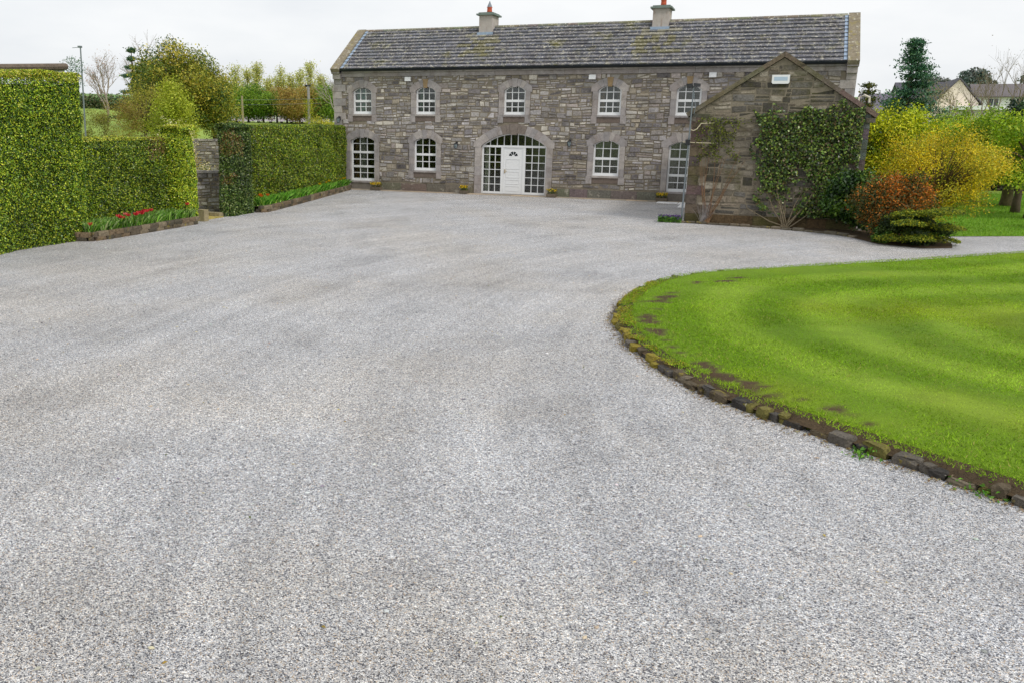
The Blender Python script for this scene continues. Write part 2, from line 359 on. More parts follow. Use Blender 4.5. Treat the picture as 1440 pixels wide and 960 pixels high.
def lawn_attr(P):
    D, I = kdist(P)
    P3 = np.concatenate([P, np.zeros((len(P), 1))], 1)
    st = np.sin((D+.4*fbm(P3, .35))*2*math.pi/1.6+.6)       # mowing bands follow the kerb
    st = (np.tanh(st*1.7)*.62+.26*fbm(P3, .8))*np.clip((D-.5)/.9, 0, 1); st = np.clip(st, -1, 1)
    bare = np.zeros(len(P))
    for b in BARE:
        dd = (P-b[:2]); I0 = kdist(b[:2][None])[1][0]; tt_ = tg[I0]; q = np.hypot((dd@tt_)*.8, (dd@nin[I0])*2.4); bare = np.maximum(bare, 1-q/.55)
    nz_ = fbm(P3, 9, 3)
    bare = np.clip((bare*.9+nz_*.75-.42)*3.0, 0, 1)*(bare > 0)
    bare = np.maximum(bare, np.clip(((.17-D)+fbm(P3, 4)*.12)*6, 0, 1)*(KC[I, 1] < -17))
    yel = np.clip(fbm(P3+5, .9)*.8, -1, 1)
    base = np.array(C8(132, 168, 34,1.1)); lite = np.array(C8(160, 190, 62,1.15)); dark = np.array(C8(114, 152, 24,1.05)); ye = np.array(C8(168, 172, 30,1.1))
    c = base[None]*(1-np.abs(st))[:, None] + np.where(st[:, None] > 0, lite, dark)*np.abs(st)[:, None]
    c = c*(1-.35*np.clip(yel, 0, 1))[:, None] + ye*.35*np.clip(yel, 0, 1)[:, None]
    return c, bare, D
gx = np.arange(8.2, 30, .12); gy = np.arange(-33, -5, .12)
GX, GY = np.meshgrid(gx, gy); Pg = np.stack([GX.ravel(), GY.ravel()], 1)
ins = inpoly(Pg, lawn_poly)
cG, bG, DG = lawn_attr(Pg)
lz = .135-.13*smooth((.30-DG)/.16)+.05*smooth(DG/2.5)+.012*fbm(np.concatenate([Pg, np.zeros((len(Pg), 1))], 1), 1.5)
soil = np.array(C8(86, 68, 48)); cG = cG*.7*(1-bG)[:, None]+soil*bG[:, None]
n_ = len(gx); vid = -np.ones(len(Pg), int); q = []; fc = []
for j in range(len(gy)-1):
    for i in range(n_-1):
        a = j*n_+i; ids = (a, a+1, a+n_+1, a+n_)
        if ins[a] and ins[a+1] and ins[a+n_+1] and ins[a+n_]: q.append(ids); fc.append(cG[a])
q = np.array(q); used = np.unique(q); remap = -np.ones(len(Pg), int); remap[used] = np.arange(len(used))
Pl = np.concatenate([Pg, lz[:, None]], 1)[used]
me = bpy.data.meshes.new('lawn'); me.from_pydata(Pl.tolist(), [], remap[q].tolist()); me.materials.append(TURF)
at = me.color_attributes.new('Col', 'FLOAT_COLOR', 'POINT'); at.data.foreach_set('color', np.concatenate([cG[used], np.ones((len(used), 1))], 1).astype(np.float32).ravel())
me.polygons.foreach_set('use_smooth', np.ones(len(me.polygons), bool))
lawn = bpy.data.objects.new('lawn', me); COL.objects.link(lawn); tag(lawn, kind='structure')
# soil rim under kerb and lawn edge
rim = MB(); A = KC+nin*.03; B = KC+nin*.27
for i in range(len(KC)-1):
    rim.add([(A[i][0],A[i][1],.06),(B[i][0],B[i][1],.128),(B[i+1][0],B[i+1][1],.128),(A[i+1][0],A[i+1][1],.06)], [(0,3,2,1)])
ro = rim.build('soil_border', SOIL); tag(ro, kind='structure')

# grass blades on the lawn
def blades(P, z, col, h, wd, lean=.5):
    n = len(P); a = rng.uniform(0, 6.28, n); hh = h*rng.uniform(.5, 1.2, n)
    d = np.stack([np.cos(a), np.sin(a)], 1); base = np.concatenate([P, z[:, None]], 1)
    l = rng.normal(0, lean, (n, 2))*hh[:, None]
    V = np.stack([base-np.c_[d*wd/2, np.zeros(n)], base+np.c_[d*wd/2, np.zeros(n)], base+np.c_[l, hh]], 1)
    return V.reshape(-1, 3), col
NB = 900000
P = np.stack([rng.uniform(8.4, 24, NB), rng.uniform(-31.5, -7, NB)], 1)
px_, py_, zz_ = PRJ(np.concatenate([P, np.full((NB, 1), .14)], 1))
P = P[(px_ < 1480) & (zz_ > 2) & (rng.uniform(0, 1, NB) < np.clip(14/zz_, .35, 1)**1.3)]
P = P[inpoly(P, lawn_poly)]
cB, bB, DB = lawn_attr(P); keep = (rng.uniform(0, 1, len(P)) > bB*.93); P = P[keep]; cB = cB[keep]; DB = DB[keep]
zB = .13+.05*smooth(DB/2.5)
cB = cB*(1+rng.normal(0, .28, (len(cB), 1)))*(1+.14*fbm(np.c_[P, np.zeros(len(P))], 3.5))[:, None]; cB[rng.uniform(0, 1, len(cB)) < .05] = C8(176, 170, 90)
V, cB = blades(P, zB, np.clip(cB*.98, .01, 1), .028, .010, .8)
go = fastmesh('grass', V, 3, cB, GRASS); tag(go, 'short mown grass blades covering the striped lawn', kind='stuff')

# loose chips, twigs and dead leaves lying on the gravel
n = 2600; P = np.stack([rng.uniform(-6, 16, n), rng.uniform(-34, -1, n)], 1)
P = P[~inpoly(P, [tuple(p) for p in KC]+[(40, -6), (40, -32)])]; P = P[(P[:, 0] > -5.2)]
n = len(P); sz = rng.uniform(.008, .022, n)
oc = np.array([[1,0,0],[0,1,0],[-1,0,0],[0,-1,0],[0,0,.7],[0,0,-.5]]); fc_ = [(0,1,4),(1,2,4),(2,3,4),(3,0,4)]
a_ = rng.uniform(0, 6.28, n); V = []
for f in fc_:
    for k in f:
        v = oc[k]*np.array([1.25, .85, .8]); x_ = v[0]*np.cos(a_)-v[1]*np.sin(a_); y_ = v[0]*np.sin(a_)+v[1]*np.cos(a_)
        V.append(np.stack([P[:, 0]+x_*sz, P[:, 1]+y_*sz, .008+v[2]*sz], 1))
V = np.stack(V, 1).reshape(-1, 3); cc = np.repeat(pick([C8(214,212,208), C8(130,130,136), C8(170,166,162), C8(196,180,156)], n), 4, 0)
o = fastmesh('loose_stones', V, 3, cc, mat('loose_chip', attr=True, rough=.85, n1=(90, .2))); tag(o, 'scattered larger loose chips lying on the gravel yard', kind='stuff')
n = 260; P = np.stack([rng.uniform(-5, 12, n), rng.uniform(-34, -2, n)], 1); P = P[~inpoly(P, [tuple(p) for p in KC]+[(40, -6), (40, -32)])]
o = fastmesh('dead_leaves', leafverts(np.c_[P, np.full(len(P), .014)], .035, np.array([[0, 0, 1.]]), .35, .6), 4, pick([C8(170,140,60), C8(120,92,56), C8(96,110,50), C8(190,170,80)], len(P)), LEAF); tag(o, 'few scattered dead leaves and petals on the gravel', kind='stuff')

# stone edging round the lawn
DARKST = [C8(84, 80, 76), C8(100, 94, 86), C8(66, 63, 60), C8(116, 106, 90), C8(90, 80, 64)]
eb = MB(); s = 0.0; acc = np.concatenate([[0], np.cumsum(np.linalg.norm(np.diff(KC, axis=0), axis=1))])
def kat(s): i = min(np.searchsorted(acc, s), len(KC)-1); return KC[i], tg[i], nin[i]
def rock(b, c0, tx, ty, lx, ly, z0, z1, c, jit=.02):
    """rounded block: bottom ring, bevel ring, top"""
    rings = [(1, 1, z0), (1.02, 1.02, z0+(z1-z0)*.6), (.98, .96, z0+(z1-z0)*.9), (.84, .78, z1)]
    V = []; n = 8
    for fx, fy, z in rings:
        for k in range(n):
            a = 2*math.pi*(k+.5)/n; ux = np.sign(math.cos(a))*abs(math.cos(a))**.3; uy = np.sign(math.sin(a))*abs(math.sin(a))**.3
            p = c0+tx*(ux*fx*lx/2+random.uniform(-jit, jit))+ty*(uy*fy*ly/2+random.uniform(-jit, jit)); V.append((p[0], p[1], z+random.uniform(-jit, jit)*.5))
    F = [(r*n+k, r*n+(k+1) % n, (r+1)*n+(k+1) % n, (r+1)*n+k) for r in range(3) for k in range(n)] + [tuple(3*n+k for k in range(n))]
    b.add(V, F, c)
while s < acc[-1]-.4:
    ln = random.uniform(.09, .27); p, t_, n_i = kat(s+ln/2)
    far = p[1] > -18.5 and p[0] > 10
    hh = random.uniform(.06, .125)*(0.75 if far else 1)
    wd = random.uniform(.09, .15)*(.7 if far else 1)
    c = random.choice(DARKST)
    if -26.2 < p[1] < -20.3 and random.random() < .6: c = C8(138, 124, 50)
    elif random.random() < .18: c = C8(110, 104, 56)
    rock(eb, p+n_i*(.07+random.uniform(-.03, .03)), t_+n_i*random.gauss(0, .07), n_i, ln-.006, wd, -.03, hh, c, .018); s += ln
MOSS = mat('mossy_edging_stone', attr=True, rough=.95, n1=(9, .35), n2=(45, .35), bump=(30, 1, .03), tint=[(6, .58, .7, C8(150, 134, 44)), (13, .66, .72, C8(180, 176, 165)), (4, .6, .7, C8(60, 52, 42))])
e = eb.build('lawn_edging', MOSS); tag(e, 'low curved edging of rough mossy stones around the striped lawn', 'edging')
# moss cushions on edging + fallen leaf litter + weeds at its foot
idx = [i for i in range(len(KC)) if -26.6 < KC[i][1] < -20 and KC[i][0] < 10]
n = 9000; ii = rng.choice(idx, n); off = rng.uniform(.04, .28, n); Pm = KC[ii]+nin[ii]*off[:, None]+rng.normal(0, .02, (n, 2))
keep = fbm(np.c_[Pm, np.zeros(n)], 5) > -.15; Pm = Pm[keep]
Cm = np.c_[Pm, .118+rng.uniform(0, .018, len(Pm))]
mo = fastmesh('moss', leafverts(Cm, .022, np.array([[0, 0, 1.]]), .5, .9), 4, pick([C8(184, 168, 40), C8(156, 150, 44), C8(124, 126, 44)], len(Cm)), LEAF)
tag(mo, 'yellow moss growing over the edging at the tip of the lawn', kind='stuff')
n = 3800; ii = rng.integers(0, int(len(KC)*.8), n); Pm = KC[ii]-nin[ii]*(np.abs(rng.normal(0, .07, n))[:, None])+rng.normal(0, .02, (n, 2))
lt = fastmesh('leaf_litter', leafverts(np.c_[Pm, np.full(n, .012)], .03, np.array([[0, 0, 1.]]), .4, .6), 4, pick([C8(150, 128, 90), C8(120, 92, 60), C8(176, 164, 120)], n), LEAF)
tag(lt, 'dry leaf litter lying along the outer foot of the lawn edging', kind='stuff')
def weed(px, py, n, r, labels):
    p = GP(px, py); C = np.c_[p[0]+rng.normal(0, r, n), p[1]+rng.normal(0, r, n), np.abs(rng.normal(.03, .025, n))]
    o = fastmesh('weed', leafverts(C, .05, np.array([[0, 0, 1.]]), 1, .45), 4, pick([C8(110, 160, 40), C8(80, 130, 36)], n), LEAF)
    tag(o, labels, 'weed')
weed(1215, 643, 60, .07, 'small green weed at the foot of the edging, farther from the camera')
weed(1385, 694, 70, .09, 'leafy weed against the edging where it leaves the picture at the lower right')

# side lawn at the right beyond the yard
side = [(14.6,-8.96),(15.9,-8.26),(17.6,-7.36),(20,-6.06),(40,-2.46),(60,-2),(60,24),(13.6,24),(13.6,-8)]
sheet('side_lawn', side, .012, TURF, C8(116, 160, 40))
n = 90000; P = np.stack([rng.uniform(14.5, 32, n), rng.uniform(-8.6, 14, n)], 1); P = P[inpoly(P, side)]
V, cc = blades(P, np.full(len(P), .012), pick([C8(128, 172, 50), C8(108, 156, 36), C8(146, 184, 60)], len(P)), .06, .022, .6)
o = fastmesh('side_grass', V, 3, cc, GRASS); tag(o, 'mown grass under the trees beyond the gravel at the right', kind='stuff')
# verge of soil under the shrubs by the wing
sheet('shrub_bed', [(8.1,-8.02),(8.1,-8.3),(11,-8.75),(12.6,-9.5),(13.1,-10.6),(13.4,-11.3),(14.4,-11.8),(15.15,-11.4),(15.3,-10.4),(15.2,-9.4),(14.6,-8.7),(13.3,-7.4),(13.3,-8.02)], .016, SOIL)
kb = MB(); pts = dens([(7.95,-8.22),(9.5,-8.42),(11,-8.8),(12.2,-9.35),(13.0,-10.1)], .3)
for i in range(len(pts)-1):
    t_ = pts[i+1]-pts[i]; ln = np.linalg.norm(t_); t_ = t_/ln; rock(kb, (pts[i]+pts[i+1])/2, t_, np.array([-t_[1], t_[0]]), ln-.02, .14, -.02, random.uniform(.05, .1), random.choice([C8(120,110,94), C8(98,92,80)]), .01)
o = kb.build('bed_edging', MOSS); tag(o, 'very low stone edging along the foot of the ivy-grown gable', 'edging')
# flagstone path along the facade
fb = MB(); x = -8.8
while x < 7.9:
    wd = random.uniform(.5, .9); fb.box(x, x+wd-.015, -.42, -.11, -.01, .035, random.choice([C8(176,160,140), C8(160,150,134), C8(188,170,146)]), 0, .004); x += wd
fb.box(6.3, 7.1, -.95, -.45, -.01, .03); fb.box(7.15, 8.0, -1.2, -.45, -.01, .032); fb.box(7.3, 8.0, -2.6, -1.25, -.01, .03)
o = fb.build('flagstones', mat('flag_paving', attr=True, rough=.9, n1=(3, .15), n2=(25, .15), bump=(30, .4, .01)), None); tag(o, kind='structure')

# ------------------------------------------------------------------ masonry
PAL_H = [C8(162,156,148), C8(146,140,136), C8(128,122,120), C8(176,168,154), C8(138,130,124), C8(156,144,124), C8(122,116,118), C8(166,160,160), C8(104,98,98), C8(150,138,132)]
PAL_W = [C8(126,114,94), C8(108,98,82), C8(142,128,104), C8(92,86,76), C8(132,116,92), C8(120,114,106), C8(150,138,116), C8(80,74,64)]
def greyer(pal, k, m=1.0): return [tuple((v*(1-k)+(sum(c)/3)*k)*m for v in c) for c in pal]
PAL_H = greyer(PAL_H, .25, 1.12); PAL_W = greyer(PAL_W, .4, 1.1)
def arch_z(x, w_, zs, rise):
    """segmental arch height over half-width w_/2"""
    h = w_/2; R = (h*h+rise*rise)/(2*rise); x = min(abs(x), h)
    return zs+rise-R+math.sqrt(max(R*R-x*x, 0))
OPEN = []                                                       # (cx, opening w, z0, zspring, rise, jamb, ring)
for cx in (-7.45, 7.14): OPEN.append((cx, 1.26, .40, 2.26, .18, .23, .34))
for cx in (-4.28, 3.97): OPEN.append((cx, 1.12, .96, 2.26, .18, .22, .34))
OPEN.append((-.1, 2.98, .03, 2.12, .56, .28, .38))
for cx in (-7.45, -4.28, -.12, 3.97, 7.14): OPEN.append((cx, .98, 3.46, 4.48, .19, .21, .30))
def outer_half(o, z):
    """half-width of the surround at height z (None above it)"""
    cx, w_, z0, zs, rise, jb, rg = o; ear = .07
    zb = z0-(.36 if z0 > .3 else .5)
    if z < zb: return None
    if z <= zs-.06: return w_/2+jb
    if z <= zs+.16: return w_/2+jb+ear
    for k in range(40):
        x = (w_/2+jb+ear)*(1-k/40)
        if arch_z(x, w_+2*jb, zs+.12, rise+rg-.14) >= z: return x
    return .17 if z < zs+rise+rg+.06 else None
def rubble(b, x0f, x1f, z0, z1, yf, pal, holes, axis='x', hmin=.10, hmax=.25, lmin=.13, lmax=.48, dark=None, proud=(.0, .035)):
    jobs = []; zb_ = z0; xl = min(x0f(z0), x0f(z1)); xr = max(x1f(z0), x1f(z1)); xl = min(xl, x0f((z0+z1)/2)); xr = max(xr, x1f((z0+z1)/2))
    while zb_ < z1-.05:
        bh = min(random.uniform(.3, .55), z1-zb_)
        if z1-zb_-bh < .12: bh = z1-zb_
        x = xl
        while x < xr-.01:
            pw = random.uniform(.5, 1.5); pw = pw if xr-x-pw > .4 else xr-x
            z = zb_
            while z < zb_+bh-.01:
                h = random.uniform(hmin, hmax); h = h if zb_+bh-z-h > hmin*.6 else zb_+bh-z
                jobs.append((x, x+pw, z, h)); z += h
            x += pw
        zb_ += bh
    for (pa, pe, z, h) in jobs:
        zm = z+h/2
        a, e = max(x0f(zm), pa), min(x1f(zm), pe)
        if e-a < .03: continue
        iv = [(a, e)]
        for o in holes:
            hw = outer_half(o, zm) if len(o) == 7 else None
            if hw is None: continue
            lo, hi = o[0]-hw, o[0]+hw; nv = []
            for (p, q_) in iv:
                if hi <= p or lo >= q_: nv.append((p, q_)); continue
                if lo > p: nv.append((p, lo))
                if hi < q_: nv.append((hi, q_))
            iv = nv
        for (p, q_) in iv:
            x = p
            while x < q_-.02:
                ln = random.uniform(lmin, lmax)*(1.2 if h > .15 else 1)
                if q_-x-ln < .12: ln = q_-x
                pieces = [(z, h)] if (h < .15 or random.random() < .7) else [(z, h*.5), (z+h*.5, h*.5)]
                for (zz, hh) in pieces:
                    g_ = .008; X0, X1, Z0, Z1 = x+g_, x+ln-g_, zz+g_, zz+hh-g_
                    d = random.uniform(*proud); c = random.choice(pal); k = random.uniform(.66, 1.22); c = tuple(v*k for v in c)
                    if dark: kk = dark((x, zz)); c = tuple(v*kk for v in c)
                    i_ = min(.02, (X1-X0)*.2, (Z1-Z0)*.2); j = lambda: random.uniform(-.007, .007)
                    if axis == 'x': T = lambda u_, y_, v_: (u_, yf-y_, v_)
                    else: T = lambda u_, y_, v_: (yf+y_*axis_s, u_, v_)
                    P = [T(X0+j(),-.03,Z0+j()),T(X1+j(),-.03,Z0+j()),T(X1+j(),-.03,Z1+j()),T(X0+j(),-.03,Z1+j()),
                         T(X0+i_,d+j(),Z0+i_),T(X1-i_,d+j(),Z0+i_),T(X1-i_,d+j(),Z1-i_),T(X0+i_,d+j(),Z1-i_)]
                    P = [warp(p) for p in P]
                    b.add(P, [(0,1,5,4),(1,2,6,5),(2,3,7,6),(3,0,4,7),(4,5,6,7)], c)
                x += ln
axis_s = 1
def warp(p):
    return (p[0]+.012*math.sin(p[2]*23+p[0]*3), p[1], p[2]+.022*math.sin(p[0]*2.1+p[2]*1.7)+.014*math.sin(p[0]*5.3+p[2]*9))

HX0, HX1, EZ = -8.88, 13.12, 5.16
house = empty('stone_house', (2.1, 0, 0), 'long two-storey grey stone house with white arched windows and dark tiled roof', 'house')
wb = MB()
# mortar backing with real openings
outer = [Vector((HX0, 0, 0)), Vector((HX1, 0, 0)), Vector((HX1, EZ+.1, 0)), Vector((HX0, EZ+.1, 0))]
loops = [outer]
for o in OPEN:
    cx, w_, z0, zs, rise, jb, rg = o; z0 = max(z0, .02); lp = [Vector((cx-w_/2-.05, z0-.03 if z0 > .1 else .01, 0)), Vector((cx+w_/2+.05, z0-.03 if z0 > .1 else .01, 0))]
    for k in range(9):
        x = (w_/2+.05)*(1-2*k/8); lp.append(Vector((cx+x, arch_z(x, w_+.1, zs+.05, rise+.02), 0)))
    loops.append(lp[::-1])
flat = [p for l in loops for p in l]; tr = tessellate_polygon(loops)
wb.add([(p.x, 0, p.y) for p in flat], [tuple(t) for t in tr], (1,1,1), 1)
# end and back walls
wb.add([(HX0,0,0),(HX0,5.2,0),(HX0,5.2,EZ+.1),(HX0,2.6,7.3),(HX0,0,EZ+.1)], [(0,1,2,3,4)], (1,1,1), 1)
wb.add([(HX1,0,0),(HX1,5.2,0),(HX1,5.2,EZ+.1),(HX1,2.6,7.3),(HX1,0,EZ+.1)], [(4,3,2,1,0)], (1,1,1), 1)
wb.add([(HX0,5.2,0),(HX1,5.2,0),(HX1,5.2,EZ+.1),(HX0,5.2,EZ+.1)], [(0,1,2,3)], (1,1,1), 1)
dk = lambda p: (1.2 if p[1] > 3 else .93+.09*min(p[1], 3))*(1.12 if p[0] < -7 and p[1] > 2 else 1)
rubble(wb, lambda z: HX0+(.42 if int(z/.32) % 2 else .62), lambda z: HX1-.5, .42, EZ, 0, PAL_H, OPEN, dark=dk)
wall = wb.build('wall', [RUBBLE, MORTAR], house)
# quoins
ALP = [C8(162,156,154), C8(152,147,146), C8(170,163,158), C8(157,149,146)]
qb = MB(); qb2 = MB(); z = .0; k = 0
while z < EZ-.1:
    h = min(.32, EZ-z); wl = .58 if k % 2 == 0 else .38
    qb.box(HX0-.025, HX0+wl, -.045, .3, z+.006, z+h-.006, random.choice(ALP[:3]))
    qb2.box(HX1-wl+.05, HX1+.025, -.045, .3, z+.006, z+h-.006, random.choice(ALP)); z += h; k += 1
qb.build('quoin', ASHLAR, house); qb2.build('quoin', ASHLAR, house)
# plinth
pb = MB(); x = HX0+.6
skip = [(o[0]-o[1]/2-o[5]-.07, o[0]+o[1]/2+o[5]+.07) for o in OPEN if o[2] < .5]
while x < HX1:
    ln = random.uniform(.7, 1.3); x1 = min(x+ln, HX1-.1)
    for (a, b_) in skip:
        if x < b_ and x1 > a:
            if x < a: x1 = a
            else:
                x = b_; x1 = min(x+ln, HX1)
                if pb.v: pb.build('plinth', RUBBLE, house); pb = MB()
    if x1-x > .05: pb.box(x+.004, x1-.004, -.07, .1, -.02, .37+random.uniform(-.01, .01), tuple(v*random.uniform(.72, .95) for v in C8(128,122,110)))
    x = x1+1e-4
    if x1 >= HX1-.11: break
pb.build('plinth', RUBBLE, house)
# cornice
cb = MB(); x = HX0-.02
while x < HX1:
    ln = min(random.uniform(1.1, 1.7), HX1+.02-x); cb.box(x+.003, x+ln-.003, -.06, .2, EZ-.03, EZ+.14, random.choice(ALP)); cb.box(x+.003, x+ln-.003, -.15, .2, EZ+.143, EZ+.25, random.choice(ALP)); x += ln
cb.build('cornice', ASHLAR, house)

def ringpts(cx, w_, zs, rise, n): return [(cx+w_/2*(1-2*k/n), arch_z(w_/2*(1-2*k/n), w_, zs, rise)) for k in range(n+1)]
def window(o, kind, curt):
    cx, w_, z0, zs, rise, jb, rg = o
    # --- dressed surround: jamb blocks, voussoirs, keystone, sill
    sb = MB(); y0, y1 = -.04, .2; zb = z0-(.34 if z0 > .6 else max(.34, z0) if z0 > .1 else z0); ear = .07
    nj = 4 if zs-zb < 1.6 else 5
    for sgn in (-1, 1):
        for i in range(nj):
            a = zb+(zs-.06-zb)*i/nj; b_ = zb+(zs-.06-zb)*(i+1)/nj
            xi, xo = cx+sgn*w_/2, cx+sgn*(w_/2+jb+(.035 if i == 0 and z0 > .5 else 0))
            sb.box(min(xi, xo), max(xi, xo), y0, y1, a+.003, b_-.003, random.choice(ALP))
    nv = 7 if w_ < 2 else 13
    W2 = w_/2; OW = w_/2+jb+ear
    for i in range(nv):
        ta, tb = i/nv, (i+1)/nv
        def inner(t): x = W2*(2*t-1); return (cx+x, arch_z(x, w_, zs, rise))
        def out(t):
            x = OW*(2*t-1)*(1.0 if w_ > 2 else 1.0); return (cx+x, max(arch_z(x, 2*OW, zs+.13, rise+rg-.13), zs+.16))
        key = (i == nv//2)
        s_ = 3; g_ = .003
        inn = [inner(ta+(tb-ta)*k/s_) for k in range(s_+1)]; ou = [out(ta+(tb-ta)*k/s_) for k in range(s_+1)]
        inn[0] = (inn[0][0]+g_, inn[0][1]); inn[-1] = (inn[-1][0]-g_, inn[-1][1]); ou[0] = (ou[0][0]+g_, ou[0][1]); ou[-1] = (ou[-1][0]-g_, ou[-1][1])
        if i == 0: poly = [(cx-W2, zs-.057), (cx-W2, zs)]+inn[1:]+ou[::-1][:-1]+[(cx-OW, ou[0][1]), (cx-OW, zs-.057)]
        elif i == nv-1: poly = inn[:-1]+[(cx+W2, zs), (cx+W2, zs-.057), (cx+OW, zs-.057), (cx+OW, ou[-1][1])]+ou[::-1][1:]
        else: poly = inn+ou[::-1]
        if key:
            kz = zs+rise+rg+.02; kt = .13 if w_ < 2 else .2
            poly = [(cx-kt*.62, zs+rise-.05), (cx+kt*.62, zs+rise-.05), (cx+kt, kz), (cx-kt, kz)]
            c = C8(150, 128, 96) if (w_ < 1 and cx > -5) and cx not in (-.12,) else random.choice(ALP)
            sb.prism(poly, y0-.022, y1, c); continue
        sb.prism(poly, y0, y1, random.choice(ALP))
    if z0 > .1:
        dk_ = C8(112, 100, 92) if z0 > .6 else C8(128, 122, 114)
        sb.box(cx-w_/2+.003, cx+w_/2-.003, -.02, .2, z0-.3 if z0 > .6 else .02, z0-.075, dk_)
        sb.box(cx-w_/2+.003, cx+w_/2-.003, -.06, .2, z0-.072, z0, random.choice(ALP))
    sb.build('window_surround', ASHLAR, house)
    # --- joinery
    win = MB(); t = .08; fy0, fy1 = .10, .165
    ir = ringpts(cx, w_-2*t, zs, rise-.02, 12); orr = ringpts(cx, w_-.006, zs, rise, 12)
    iz0 = z0+t+.05
    for k in range(12): win.prism([ir[k], orr[k], orr[k+1], ir[k+1]], fy0, fy1)
    for sgn in (-1, 1):
        a, b_ = cx+sgn*(w_/2-t), cx+sgn*(w_/2-.003); win.box(min(a, b_), max(a, b_), fy0, fy1, z0+.004, zs)
    win.box(cx-w_/2+t, cx+w_/2-t, fy0, fy1+.01, z0+.004, iz0)
    win.box(cx-w_/2+.003, cx+w_/2-.003, fy0-.04, fy0-.003, z0+.004, z0+.05)
    ia, ib = cx-w_/2+t, cx+w_/2-t; top = zs+rise-.02
    bz = []
    if kind == 'sash': rails = [z0+(top-z0)*.5]
    elif kind == 'french': rails = [z0+(top-z0)*.335, z0+(top-z0)*.66]
    else: rails = []
    for r_ in rails: win.box(ia, ib, fy0-.01, fy1, r_-.05, r_+.05)
    lv = [iz0]+rails+[top]
    o_ = win.build('window', WHITE, house)
    bars = MB(); bt = .016
    for k in range(len(lv)-1):
        a = lv[k]+(.04 if k else 0); b_ = lv[k+1]-(.04 if k < len(lv)-2 else 0); m_ = (a+b_)/2+(.03 if k == len(lv)-2 else 0)
        bars.box(ia, ib, fy0+.01, fy1-.01, m_-bt, m_+bt)
        for c_ in (1/3, 2/3):
            x = ia+(ib-ia)*c_; tt = b_ if k < len(lv)-2 else arch_z(x-cx, w_-2*t, zs, rise-.02)+.003
            bars.box(x-bt, x+bt, fy0+.008, fy1-.012, a, tt)
    bars.build('glazing_bar', WHITE, o_)
    gb = MB(); poly = [(ia-.005, iz0-.005), (ib+.005, iz0-.005)]+ringpts(cx, w_-2*t+.01, zs, rise-.02, 10); gb.prism(poly, .138, .142); gb.build('pane', GLASS, o_)
    room(cx, w_, z0, top)
    cu = MB()
    for (f0, f1, cc) in curt:
        x = ia+(ib-ia)*f0; xe = ia+(ib-ia)*f1; n = max(3, int((xe-x)/.035)); V = []; 
        for k in range(n+1):
            xx = x+(xe-x)*k/n; yy = .30+.025*math.sin(k*1.9); V += [(xx, yy, z0+.02), (xx, yy, top+.1)]
        cu.add(V, [(2*k, 2*k+2, 2*k+3, 2*k+1) for k in range(n)], cc)
    if curt: cu.build('curtain', CURT, o_)
    return o_
def room(cx, w_, z0, top):
    rooms = MB()
    a, b_, c0, c1 = cx-w_/2-.35, cx+w_/2+.35, max(z0-.5, .02), top+.15; d = 1.6
    rooms.add([(a,.21,c0),(b_,.21,c0),(b_,.21,c1),(a,.21,c1),(a,d,c0),(b_,d,c0),(b_,d,c1),(a,d,c1)], [(4,5,6,7),(0,4,7,3),(1,2,6,5),(0,1,5,4),(3,7,6,2)])
    rooms.build('interior', ROOM, house)
BEI, WHI, GRN, TAN = C8(196,160,128), C8(206,200,192), C8(96,150,128), C8(150,116,88)
window(OPEN[0], 'french', [(0, .28, TAN), (.3, .52, WHI)]); window(OPEN[1], 'french', [(0, .2, C8(120,110,104))])
window(OPEN[2], 'sash', [(0, .3, C8(120,120,104))]); window(OPEN[3], 'sash', [(0, .28, C8(110,112,96)), (.9, 1, C8(100,96,90))])
ucur = [[(0, .62, GRN), (.62, .8, TAN)], [(0, .3, C8(96,130,110)), (.9, 1, C8(60,90,80))], [(0, .2, C8(130,110,90)), (.85, 1, C8(90,80,70))], [(0, .2, TAN), (.85, 1, C8(120,104,90))], [(0, .15, C8(80,60,50))]]
for o, c in zip(OPEN[5:], ucur): window(o, 'sash', c)
# entrance: glazed screen with door
o = OPEN[4]; cx, w_, z0, zs, rise, jb, rg = o
sb = MB(); nj = 5
for sgn in (-1, 1):
    for i in range(nj):
        a = (zs-.06)*i/nj; b_ = (zs-.06)*(i+1)/nj; xi, xo = cx+sgn*w_/2, cx+sgn*(w_/2+jb); sb.box(min(xi, xo), max(xi, xo), -.04, .3, a+.003, b_-.003, random.choice(ALP))
W2 = w_/2; OW = W2+jb+.07; nv = 15
for i in range(nv):
    ta, tb = i/nv, (i+1)/nv; g_ = .003
    def inner(t): x = W2*(2*t-1); return (cx+x, arch_z(x, w_, zs, rise))
    def out(t): x = OW*(2*t-1); return (cx+x, max(arch_z(x, 2*OW, zs+.13, rise+rg-.13), zs+.2))
    inn = [inner(ta+(tb-ta)*k/3) for k in range(4)]; ou = [out(ta+(tb-ta)*k/3) for k in range(4)]
    inn[0] = (inn[0][0]+g_, inn[0][1]); inn[-1] = (inn[-1][0]-g_, inn[-1][1]); ou[0] = (ou[0][0]+g_, ou[0][1]); ou[-1] = (ou[-1][0]-g_, ou[-1][1])
    if i == 0: poly = [(cx-W2, zs-.057), (cx-W2, zs)]+inn[1:]+ou[::-1][:-1]+[(cx-OW, ou[0][1]), (cx-OW, zs-.057)]
    elif i == nv-1: poly = inn[:-1]+[(cx+W2, zs), (cx+W2, zs-.057), (cx+OW, zs-.057), (cx+OW, ou[-1][1])]+ou[::-1][1:]
    elif i == nv//2: poly = [(cx-.14, zs+rise-.06), (cx+.14, zs+rise-.06), (cx+.19, zs+rise+rg+.03), (cx-.19, zs+rise+rg+.03)]
    else: poly = inn+ou[::-1]
    sb.prism(poly, -.06 if i == nv//2 else -.04, .3, C8(126,116,108) if abs(i-nv//2) < 3 else random.choice(ALP))
